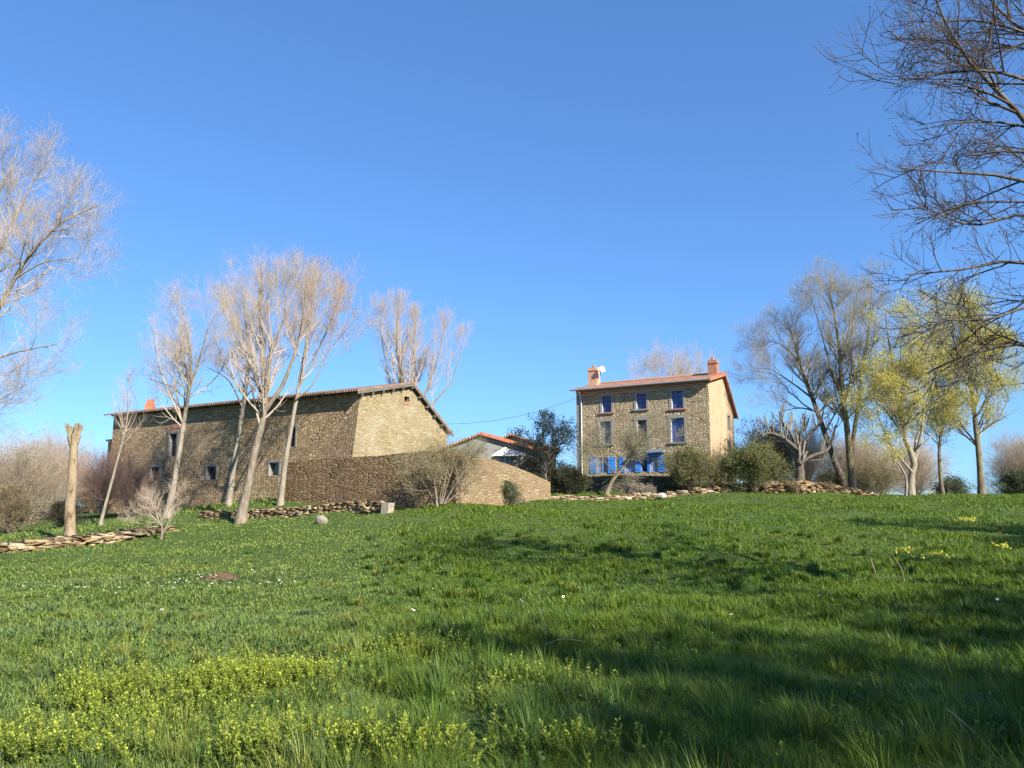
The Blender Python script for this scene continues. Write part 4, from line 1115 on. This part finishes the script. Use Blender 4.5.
# big tree at the left edge, trunk out of frame
Yb = 26
tree('big_bare_tree', 'large pale bare tree reaching into the photo from the left edge', 'tree',
     [(PP([(-95, 575), (-88, 480), (-70, 400), (-45, 330), (-40, 260), (-46, 200), (-40, 150)], Yb), .38, .04),
      (PP([(-66, 390), (-20, 335), (5, 298), (25, 262), (58, 225), (98, 205)], Yb), .17, .03), (PP([(-48, 335), (-10, 270), (18, 212), (35, 178), (50, 160)], Yb + .5), .15, .02),
      (PP([(-72, 410), (-30, 372), (10, 354), (58, 344)], Yb - .5), .1, .02), (PP([(-42, 250), (-10, 205), (10, 170), (18, 145)], Yb + .8), .12, .02), (PP([(15, 278), (45, 262), (80, 258)], Yb - .3), .06, .015),
      (PP([(-60, 380), (-130, 300), (-180, 220)], Yb + .3), .17, .03), (PP([(-44, 300), (-100, 240), (-120, 170)], Yb - 1.2), .15, .03), (PP([(-75, 420), (-40, 410), (-10, 405), (25, 385)], Yb + .2), .07, .015)],
     L3((.7, 1.3), (.5, 1.0), (.35, .7), n=(11, 8, 7), l4=(.2, .4), up=.12, t=(.3, 1), rmin=.006), SILV, 40)

# big tree at the right edge, trunk out of frame
Yr = 15.5
def droop(l1, l2, l3, n, l4, n4=4):
    s = L3(l1, l2, l3, n=n, l4=l4, up=-.02, t=(.25, 1), rmin=.0068, n4=n4, wig=.1)
    s[0].update(rr=.62, rmin=.013, tip=.4); s[1].update(rmin=.008); s[2].update(rmin=.0055)
    s[1]['up'] = .05; s[2]['up'] = .14
    if len(s) > 3: s[3]['up'] = .2
    return s
tree('big_bare_tree', 'large dark bare tree with sweeping branches reaching in from the right edge', 'tree',
     [(PP([(1165, 600), (1160, 480), (1150, 380), (1140, 280), (1120, 160), (1090, 40), (1080, -80)], Yr), .34, .04),
      (PP([(1148, 360), (1100, 225), (1024, 120), (964, 55), (938, 5), (925, -40)], Yr), .16, .02), (PP([(1140, 290), (1080, 205), (1010, 178), (945, 172), (900, 168)], Yr - .6), .1, .016),
      (PP([(1150, 380), (1085, 285), (1015, 262), (960, 270), (905, 275)], Yr + .4), .1, .016), (PP([(1155, 430), (1080, 352), (1010, 345), (950, 362), (915, 380)], Yr - .3), .09, .016),
      (PP([(1125, 180), (1070, 70), (1010, 20), (965, -30)], Yr + .8), .12, .02), (PP([(1145, 320), (1090, 250), (1030, 215), (970, 225), (910, 200)], Yr + 1.2), .09, .016),
      (PP([(1150, 400), (1100, 320), (1040, 305), (985, 320), (930, 318)], Yr - 1.3), .08, .014),
      (PP([(1125, 190), (1080, 110), (1010, 75), (950, 72), (890, 85)], Yr - .9), .09, .014), (PP([(1120, 160), (1070, 60), (1000, 25), (940, 22), (900, 40)], Yr + .5), .09, .014),
      (PP([(1132, 230), (1090, 160), (1030, 128), (970, 122), (915, 130)], Yr + 1.6), .08, .014),
      (PP([(1150, 350), (1220, 240), (1300, 160)], Yr), .14, .02), (PP([(1140, 280), (1180, 160), (1230, 60)], Yr + 2), .14, .02), (PP([(1140, 300), (1150, 180), (1170, 60)], Yr + 4.5), .12, .02), (PP([(1140, 300), (1240, 200), (1330, 120)], Yr - 3), .12, .02),
      (PP([(1155, 420), (1250, 340), (1340, 300)], Yr + 1), .1, .02)],
     droop((.7, 1.5), (.45, 1.0), (.28, .65), (8.5, 8.5, 6.5), None, 2), (M['bark_dark'], M['twig_dark']), 41,
     leaf=dict(n=5000, size=(.012, .024), cols=[(.10, .06, .04), (.14, .09, .06)], name='buds', t0=.8, spread=.01))

# trees just outside the frame on the sun side; the photo shows their long shadows across the meadow
for k, (x, y, hgt, ivy, label) in enumerate(((25, 8, 13, 0, 'bare tree out of frame right whose shadow crosses the upper meadow'), (18.5, 1.5, 13, 0, 'bare tree out of frame right whose shadow crosses the middle meadow'),
                                       (12.5, -4.5, 12.5, 1600, 'unseen tree behind the viewer with ivy added to thicken its shadow on the right foreground'), (28, 21, 13, 0, 'bare tree out of frame right nearest the crest, shading the upper meadow'))):
    b0 = np.array([x, y, float(H(x, y))]); rg_ = random.Random(k)
    pth = [([b0, b0 + (0.2, 0, hgt * .3), b0 + (-.2, .3, hgt * .6), b0 + (.1, 0, hgt)], .34, .03)]
    for j in range(7):
        a = j * .9 + k; r_ = rg_.uniform(2, 4.2)
        pth.append(([b0 + (0, 0, hgt * (.22 + .05 * j)), b0 + (math.cos(a) * r_ * .5, math.sin(a) * r_ * .5, hgt * (.42 + .05 * j)), b0 + (math.cos(a) * r_, math.sin(a) * r_, hgt * (.58 + .05 * j))], .16, .03))
    tree('shading_tree', label, 'tree', pth, L3((1.2, 2.6), (.8, 1.6), (.5, 1.0), n=(14, 9, 7), up=.1, t=(.25, 1), rmin=.012, dense=True), DARK, 70 + k, leaf=dict(n=ivy, size=(.08, .16), cols=[(.04, .06, .02), (.05, .08, .03)], spread=.25, name='ivy') if ivy else None)  # leaves added on the tree behind to make its shadow denser

# ------------------------------------------------------------------ grass
def pix_of(p):
    d = p - EYE
    f = d[:, 1] * CP + d[:, 2] * SP; u = d[:, 0] / f; v = (-d[:, 1] * SP + d[:, 2] * CP) / f
    return 512 + u * F_PX, 384 - v * F_PX


def blob(x, y, blobs):
    m = np.zeros_like(x)
    for (cx, cy, rx, ry, a) in blobs:
        m = np.maximum(m, a * np.exp(-(((x - cx) / rx) ** 2 + ((y - cy) / ry) ** 2)))
    return m


NB = 620000
u_ = rng.random(NB)
r = 2.6 * (62 / 2.6) ** (u_ ** .92)
az = rng.uniform(-.82, .82, NB)
gxp = r * np.sin(az); gyp = r * np.cos(az)
ok = np.ones(NB, bool)
# keep clear of the buildings' ground
ok &= ~((gyp > 58) & (gxp > -8) & (gxp < 16))
tr = ground(478, 768); tr2 = ground(470, 690)
path = np.abs(gxp - np.interp(gyp, [tr[1], tr2[1]], [tr[0], tr2[0]])) < .10
path &= gyp < tr2[1] + .6
r, gxp, gyp, path = r[ok], gxp[ok], gyp[ok], path[ok]; NB = len(r)
gzp = H(gxp, gyp)
tuft = N1(gxp * .55 + 11, gyp * .55) * .5 + N2(gxp * 1.7, gyp * 1.7 + 9) * .5
fine = N3(gxp * 5.5, gyp * 5.5)
weed = blob(gxp, gyp, [(*P(210, 510, 50)[:2], 7, 2.2, 1.0), (*P(130, 520, 49)[:2], 4, 2, .8), (*P(30, 530, 44)[:2], 7, 2.5, .8)])
side = np.clip((gxp + .16 * gyp - .3) / 3 + .5, 0, 1)      # shorter on the left for less self-shadow, longer right; masks the shade tint
hgt = (.045 + (.10 + .15 * side) * np.clip((tuft - .3) * 1.9, 0, 1) ** 1.6 + .05 * fine) * rng.uniform(.6, 1.25, NB)
hgt *= np.interp(r, [0, 10, 30, 60], [1.0, .9, .8, .7]); hgt += weed * .3 * rng.random(NB); hgt *= np.where(path, .4, 1)
wid = np.clip(.0011 * r, .0030, .05) * rng.uniform(.7, 1.3, NB)
yaw = rng.uniform(0, 6.283, NB)
bend = rng.uniform(.4, 1.4, NB) * hgt
bd = np.stack([np.cos(yaw), np.sin(yaw), np.zeros(NB)], 1)
sd = np.stack([-np.sin(yaw + rng.uniform(-.6, .6, NB)), np.cos(yaw), np.zeros(NB)], 1)
b0 = np.stack([gxp, gyp, gzp - .01], 1)
mid = b0 + ZUP * (hgt * .55)[:, None] + bd * (bend * .3)[:, None]
tip = b0 + ZUP * (hgt * .95)[:, None] + bd * bend[:, None]
hw = (wid / 2)[:, None]
vv = np.stack([b0 - sd * hw, b0 + sd * hw, mid - sd * hw * .8, mid + sd * hw * .8, tip], 1).reshape(-1, 3)
i5 = np.arange(NB) * 5
qd = np.stack([i5, i5 + 1, i5 + 3, i5 + 2], 1); tr_ = np.stack([i5 + 2, i5 + 3, i5 + 4], 1)
# blade colours: base green / bluish / yellowish / straw
big = N4(gxp * .16 + 3, gyp * .16 + 8) * .6 + N1(gxp * .5, gyp * .5 + 77) * .4
base_c = np.array([.213, .285, .062]); blue_c = np.array([.19, .27, .095]); yel_c = np.array([.225, .295, .062]); straw = np.array([.38, .33, .18])
w1 = np.clip((big - .5) * 3 + rng.normal(0, .35, NB), 0, 1)[:, None]; w2 = np.clip((.45 - big) * 3 + rng.normal(0, .3, NB), 0, 1)[:, None]
cc = base_c * (1 - w1 - w2 * (1 - w1)) + yel_c * w1 + blue_c * w2 * (1 - w1)
yp = np.clip(blob(gxp, gyp, [(*ground(105, 575)[:2], 2.2, .8, 1), (*ground(190, 568)[:2], 3.0, .9, .7), (*ground(20, 588)[:2], 1, .5, .6), (*ground(300, 537)[:2], 4, .9, .4), (*ground(440, 528)[:2], 4, 1.0, .3)]) * .9, 0, 1)
yp = np.clip(yp * (.4 + 1.2 * N2(gxp * 1.2, gyp * 1.2)) * rng.uniform(.3, 1.2, NB), 0, 1)[:, None]
cc = cc * (1 - yp * .8) + np.array([.40, .41, .06]) * yp * .8
cc = np.where((rng.random(NB) < .018)[:, None], straw, cc)
shade_tint = np.array([.68, .76, .38])      # tree shade put into the blade colour on the right, blue cut most
cc = cc * (1 - side[:, None] * (1 - shade_tint)) * rng.uniform(.68, 1.2, (NB, 1))
# tussocks: clumps of long arching blades standing above the sward
NT = 2600
tr0 = 3.0 * (34 / 3.0) ** rng.random(NT); ta = rng.uniform(-.8, .8, NT)
tx, ty = tr0 * np.sin(ta), tr0 * np.cos(ta)
keep = rng.random(NT) < np.where(tx + .16 * ty > -.5, 1.0, .4)
keep &= ~((np.abs(tx - np.interp(ty, [tr[1], tr2[1]], [tr[0], tr2[0]])) < .22) & (ty < tr2[1] + .6))
tx, ty, tr0 = tx[keep], ty[keep], tr0[keep]; NT = len(tx)
per = 64
th_ = rng.uniform(.16, .36, NT) * np.interp(tr0, [0, 34], [1, .85]) * np.where(tx + .16 * ty > -.5, 1, .7)
tc_ = np.array([[.20, .27, .055], [.14, .22, .05], [.25, .28, .06], [.16, .23, .085]])[rng.integers(0, 4, NT)] * rng.uniform(.7, 1.1, (NT, 1)) * np.where((tx + .16 * ty > 0)[:, None], np.array([.68, .8, .5]), 1.0)  # clumps on the right carry the same painted shade
n_ = NT * per; ti = np.repeat(np.arange(NT), per)
ph = rng.uniform(0, 6.283, n_); sp = np.abs(rng.normal(0, .07, n_)) + .01
bx, by = tx[ti] + np.cos(ph) * sp, ty[ti] + np.sin(ph) * sp
ht = th_[ti] * rng.uniform(.5, 1.15, n_); out = ht * rng.uniform(.15, .95, n_)
lean_d = np.stack([np.cos(ph) - .25, np.sin(ph) * .9, np.zeros(n_)], 1)
b0 = np.stack([bx, by, H(bx, by) - .02], 1)
m1 = b0 + ZUP * (ht * .6)[:, None] + lean_d * (out * .35)[:, None]
m2 = b0 + ZUP * (ht * np.where(out > ht * .7, .72, 1.0))[:, None] + lean_d * out[:, None]
w_ = (np.clip(.0011 * tr0, .0035, .03)[ti] * rng.uniform(.7, 1.3, n_) / 2)[:, None]
sd2 = np.stack([-np.sin(ph), np.cos(ph), np.zeros(n_)], 1)
v2_ = np.stack([b0 - sd2 * w_, b0 + sd2 * w_, m1 - sd2 * w_ * .8, m1 + sd2 * w_ * .8, m2], 1).reshape(-1, 3)
k5 = np.arange(n_) * 5 + len(vv)
vv = np.concatenate([vv, v2_]); qd = np.concatenate([qd, np.stack([k5, k5 + 1, k5 + 3, k5 + 2], 1)]); tr_ = np.concatenate([tr_, np.stack([k5 + 2, k5 + 3, k5 + 4], 1)])
cc = np.concatenate([cc, tc_[ti] * rng.uniform(.75, 1.2, (n_, 1))])
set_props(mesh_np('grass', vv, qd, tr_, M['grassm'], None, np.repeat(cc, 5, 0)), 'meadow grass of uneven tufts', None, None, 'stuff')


# ------------------------------------------------------------------ wild plants in the meadow
def sprigs(name, centres, label, per, hgt, leafn, lsz, cols, seed, group=None, lean=.25):
    rg = np.random.default_rng(seed)
    P_ = []
    for (c, rx, ry, n) in centres:
        a = rg.normal(size=(n, 2)) * (rx, ry); P_.append(np.stack([c[0] + a[:, 0], c[1] + a[:, 1]], 1))
    P_ = np.concatenate(P_); n = len(P_)
    b = np.stack([P_[:, 0], P_[:, 1], H(P_[:, 0], P_[:, 1])], 1)
    h = rg.uniform(*hgt, n)
    ln = rg.normal(size=(n, 3)) * lean * (1, 1, 0)
    top = b + (ZUP + ln) * h[:, None]
    t = np.tile(np.linspace(.3, 1, leafn), (n, 1)) + rg.uniform(-.05, .05, (n, leafn))
    c = b[:, None] + (top - b)[:, None] * t[..., None]
    ang = rg.uniform(0, 6.283, (n, leafn)); el = rg.uniform(.2, .9, (n, leafn))
    a = np.stack([np.cos(ang) * np.cos(el), np.sin(ang) * np.cos(el), np.sin(el)], -1)
    e = np.stack([-np.sin(ang), np.cos(ang), np.zeros_like(ang)], -1)
    s = rg.uniform(*lsz, (n, leafn))[..., None] * (1.25 - .5 * t[..., None])
    v = np.stack([c, c + a * s * .55 + e * s * .3, c + a * s, c + a * s * .55 - e * s * .3], 2).reshape(-1, 3)
    m = n * leafn
    q_ = np.arange(m * 4).reshape(-1, 4)
    cl = np.array(cols)
    low_, hi_ = cl[0], cl[1]
    w = np.clip((t - .35) * 1.7 + rg.normal(0, .15, t.shape), 0, 1)[..., None]
    col = (low_ * (1 - w) + hi_ * w) * rg.uniform(.75, 1.2, (n, leafn, 1))
    # stems
    sv, sq_ = tubes(np.stack([b, (b + top) / 2, top], 1), np.full((n, 3), .0025), 3)
    V2 = np.concatenate([v, sv]); Q2 = np.concatenate([q_, sq_ + len(v)])
    C2 = np.concatenate([np.repeat(col.reshape(-1, 3), 4, 0), np.tile(low_, (len(sv), 1))])
    return set_props(mesh_np(name, V2, Q2, None, M['grassm'], None, C2), label, None, None, 'stuff')


g = ground
SP_ = [(g(225, 690), .26, .15, 360), (g(265, 684), .3, .13, 420), (g(300, 688), .13, .11, 130), (g(205, 712), .3, .18, 120), (g(225, 735), .4, .16, 50), (g(110, 697), .22, .16, 190), (g(85, 715), .16, .12, 60), (g(130, 725), .25, .14, 50),
       (g(60, 742), .3, .12, 60), (g(20, 762), .28, .07, 90), (g(110, 766), .2, .06, 35), (g(255, 763), .16, .07, 45), (g(290, 757), .16, .08, 80), (g(355, 762), .14, .08, 80), (g(395, 752), .2, .1, 45), (g(450, 766), .1, .06, 20),
       (g(410, 655), .42, .24, 240), (g(380, 672), .25, .16, 50), (g(350, 650), .4, .3, 30), (g(480, 705), .12, .1, 16), (g(560, 690), .3, .2, 45), (g(640, 668), .5, .35, 60), (g(545, 764), .12, .06, 24), (g(590, 762), .1, .06, 22), (g(660, 768), .2, .06, 14),
       (g(90, 665), .5, .3, 40), (g(320, 700), .3, .2, 40), (g(820, 655), .7, .4, 20), (g(160, 680), 1.6, .8, 120), (g(60, 600), 2.0, 1.0, 30), (g(250, 745), 1.6, .4, 90)]
sprigs('spurge', SP_, 'yellow green spurge growing in patches in the near meadow', 1, (.10, .25), 24, (.016, .040), [(.22, .28, .055), (.46, .52, .065)], 5, lean=.3)
sprigs('broad_weeds', [(g(225, 580), 1.5, .7, 240), (g(150, 600), 1.8, .7, 200), (g(100, 640), 1.5, .8, 150), (g(300, 655), .8, .5, 200), (g(840, 700), .9, .6, 160), (g(950, 740), .5, .3, 100), (g(700, 720), .8, .4, 120), (g(430, 740), .5, .3, 80)],
       'broad leaved low weeds among the grass', 1, (.06, .16), 9, (.03, .07), [(.07, .12, .03), (.12, .19, .05)], 6, lean=.6)


def daisies():
    rg = np.random.default_rng(9)
    c = []
    for (p, rx, ry, n) in ((g(170, 592), 2.6, 1.0, 55), (g(225, 585), 1.6, .7, 40), (g(260, 577), 1.0, .5, 20), (g(20, 610), 1.0, .5, 14), (g(140, 622), .5, .2, 4), (g(640, 600), 6, 3, 16), (g(420, 600), 4, 2, 14)):
        a = rg.normal(size=(n, 2)) * (rx, ry); c.append(np.stack([p[0] + a[:, 0], p[1] + a[:, 1]], 1))
    c = np.concatenate(c); n = len(c); h = rg.uniform(.10, .20, n)
    z = H(c[:, 0], c[:, 1])
    V, Q, k0 = [], [], 0
    col = []
    for i in range(n):
        o_ = np.array([c[i, 0], c[i, 1], z[i] + h[i]]); tilt = rg.normal(size=2) * .35; s = rg.uniform(.022, .038)
        ring = []
        for j in range(8):
            a = j * math.pi / 4; x, y = math.cos(a) * s, math.sin(a) * s
            ring.append(o_ + (x, y, x * tilt[0] + y * tilt[1] + .006 * (j % 2)))
        V += ring + [o_ + (0, 0, .008)]
        for j in range(0, 8, 2): Q.append((k0 + j, k0 + (j + 1) % 8, k0 + (j + 2) % 8, k0 + 8))
        col += [(.8, .8, .72)] * 8 + [(.7, .55, .1)]
        k0 += 9
    sv, sq_ = tubes(np.stack([np.c_[c, z], np.c_[c, z + h * .5], np.c_[c, z + h]], 1), np.full((n, 3), .002), 3)
    V = np.concatenate([np.array(V), sv]); Q = np.concatenate([np.array(Q), sq_ + k0])
    C2 = np.concatenate([np.array(col), np.tile((.07, .12, .03), (len(sv), 1))])
    set_props(mesh_np('daisies', V, Q, None, M['grassm'], None, C2), 'tiny white daisies dotted through the left meadow', None, None, 'stuff')


daisies()


def cowslip(px, py, label, seed, n=14, spread=.16):
    rg = np.random.default_rng(seed)
    p = ground(px, py + 3)
    root = empty('cowslip_clump', p, label, 'flower', 'cowslips on the upper meadow')
    st, fl, flc = [], [], []
    for i in range(n):
        a = rg.normal(size=2) * spread; b = p + (a[0], a[1], 0); t = b + (rg.normal() * .05, rg.normal() * .05, rg.uniform(.18, .3))
        st.append([b, (b + t) / 2, t])
        for j in range(7):
            fl.append([t + rg.normal(size=3) * .03, None])
    sv, sq_ = tubes(np.array(st), np.full((n, 3), .005), 4)
    mesh_np('stems', sv, sq_, None, M['grassm'], root, np.tile((.12, .2, .05), (len(sv), 1)))
    V, Q = [], []
    for i, (c, _) in enumerate(fl):
        a = rg.normal(size=3); a /= np.linalg.norm(a); e = np.cross(a, rg.normal(size=3)); e /= np.linalg.norm(e); s = rg.uniform(.02, .04)
        V += [c - a * s, c + e * s, c + a * s, c - e * s]; Q.append(tuple(range(4 * i, 4 * i + 4)))
    mesh_np('blossoms', np.array(V), np.array(Q), None, M['grassm'], root, np.tile((.75, .68, .10), (len(V), 1)))


for i, (x, y, l) in enumerate(((966, 522, 'yellow cowslip clump highest on the meadow near the birch'), (906, 556, 'small yellow cowslip clump beside a twin clump on the right meadow'), (938, 561, 'largest yellow cowslip clump on the right meadow'), (1000, 549, 'yellow cowslip clump closest to the right edge'))):
    cowslip(x, y, l, 90 + i, 16 if i in (0, 2) else 9, .2 if i in (0, 2) else .12)


def mound(px, py, size, label, seed):
    p = ground(px, py)
    n = 22; V, Q = [], []
    nz = VNoise(seed)
    for i in range(n + 1):
        for j in range(n + 1):
            x = (i / n - .5) * 2; y = (j / n - .5) * 2; rr = math.hypot(x, y)
            ang = math.atan2(y, x); edge = .75 + .25 * float(nz(math.cos(ang) * 2 + 5, math.sin(ang) * 2 + 5)); hh = max(0, 1 - (rr / edge) ** 2) ** .8
            xx, yy = p[0] + x * size[0], p[1] + y * size[1]
            V.append((xx, yy, float(H(xx, yy)) - .04 + hh * size[2] * (.75 + .5 * float(nz(i * .9, j * .9)))))
    for i in range(n):
        for j in range(n):
            a = i * (n + 1) + j; Q.append((a, a + n + 1, a + n + 2, a + 1))
    o = mesh_np('molehill', np.array(V), np.array(Q), None, M['loose_stone'], None, np.tile((.13, .082, .05), (len(V), 1)), smooth=True)
    return set_props(o, label, 'molehill', 'molehills in the meadow')


mound(221, 578, (.8, .6, .17), 'largest brown earth mound, on the left meadow among white daisies', 3)
mound(177, 688, (.14, .12, .10), 'small reddish earth mound left of the yellow spurge patch', 4)


def stalk(pts, r0, label):
    pts = resample(pts, 10)
    v, q_ = tubes(pts[None], np.linspace(r0, r0 * .4, 10)[None], 4)
    set_props(mesh_np('dry_stalk', v, q_, None, M['grassm'], None, np.tile((.48, .40, .26), (len(v), 1))), label, 'stalk', 'dry stalks in the meadow')


def gs(px, py, h=0.0):
    p = ground(px, py); return p + (0, 0, h)


stalk([gs(800, 768, .12), gs(965, 750, .3), gs(990, 765, .12)] if False else [gs(950, 744, .22), gs(975, 756, .15), gs(1005, 775, .05)], .006, 'pale dry stalk lying in the grass at the bottom right corner')
stalk([gs(545, 659, .16), gs(563, 657, .2), gs(590, 656, .16)], .006, 'single pale straw lying level in the central meadow')
a = ground(876, 575); stalk([a, a + (-.15, 0, .5), a + (-.4, .1, 1.0)], .012, 'taller upright dry stalk on the right meadow')
a = ground(905, 582); stalk([a, a + (-.08, 0, .35), a + (-.25, .1, .7)], .010, 'shorter upright dry stalk right of the taller one')

# ------------------------------------------------------------------ light, sky, camera
SUN_AZ, SUN_EL = R(-50), R(33)          # direction from the scene to the sun, angle from +X
sd_ = Vector((math.cos(SUN_EL) * math.cos(SUN_AZ), math.cos(SUN_EL) * math.sin(SUN_AZ), math.sin(SUN_EL)))
sl = bpy.data.lights.new('sun', 'SUN'); sl.energy = 5.0; sl.angle = R(.53); sl.color = (1, .93, .82)
so_ = bpy.data.objects.new('sun', sl); COL.objects.link(so_); so_.rotation_euler = sd_.to_track_quat('Z', 'Y').to_euler()
w = bpy.data.worlds.new('World'); scene.world = w; w.use_nodes = True
nt = w.node_tree; bg = nt.nodes['Background']
sk = nt.nodes.new('ShaderNodeTexSky'); sk.sky_type = 'NISHITA'; sk.sun_disc = False
sk.sun_elevation = SUN_EL; sk.sun_rotation = math.pi / 2 - SUN_AZ
sk.altitude = 600; sk.air_density = 1.0; sk.dust_density = .12; sk.ozone_density = 2.0
gm = nt.nodes.new('ShaderNodeGamma'); gm.inputs[1].default_value = .72
nt.links.new(sk.outputs[0], gm.inputs[0])
tint = nt.nodes.new('ShaderNodeMix'); tint.data_type = 'RGBA'; tint.blend_type = 'MULTIPLY'; tint.inputs[0].default_value = 1
nt.links.new(gm.outputs[0], tint.inputs[6]); tint.inputs[7].default_value = (.52, .89, 1.41, 1)
nt.links.new(tint.outputs[2], bg.inputs[0]); bg.inputs[1].default_value = .106

cam = bpy.data.cameras.new('camera'); co = bpy.data.objects.new('camera', cam); COL.objects.link(co)
co.location = EYE; co.rotation_euler = (math.pi / 2 + PITCH, 0, 0)
cam.sensor_width = 36; cam.lens = 36 * F_PX / 1024; cam.clip_end = 10000; cam.clip_start = .05
scene.camera = co
scene.view_settings.view_transform = 'Standard'; scene.view_settings.look = 'None'; scene.view_settings.gamma = 1; scene.view_settings.exposure = 1.13
scene.view_settings.use_curve_mapping = False
scene.cycles.max_bounces = 6; scene.cycles.diffuse_bounces = 3; scene.cycles.transparent_max_bounces = 4
scene.cycles.filter_width = 1.45
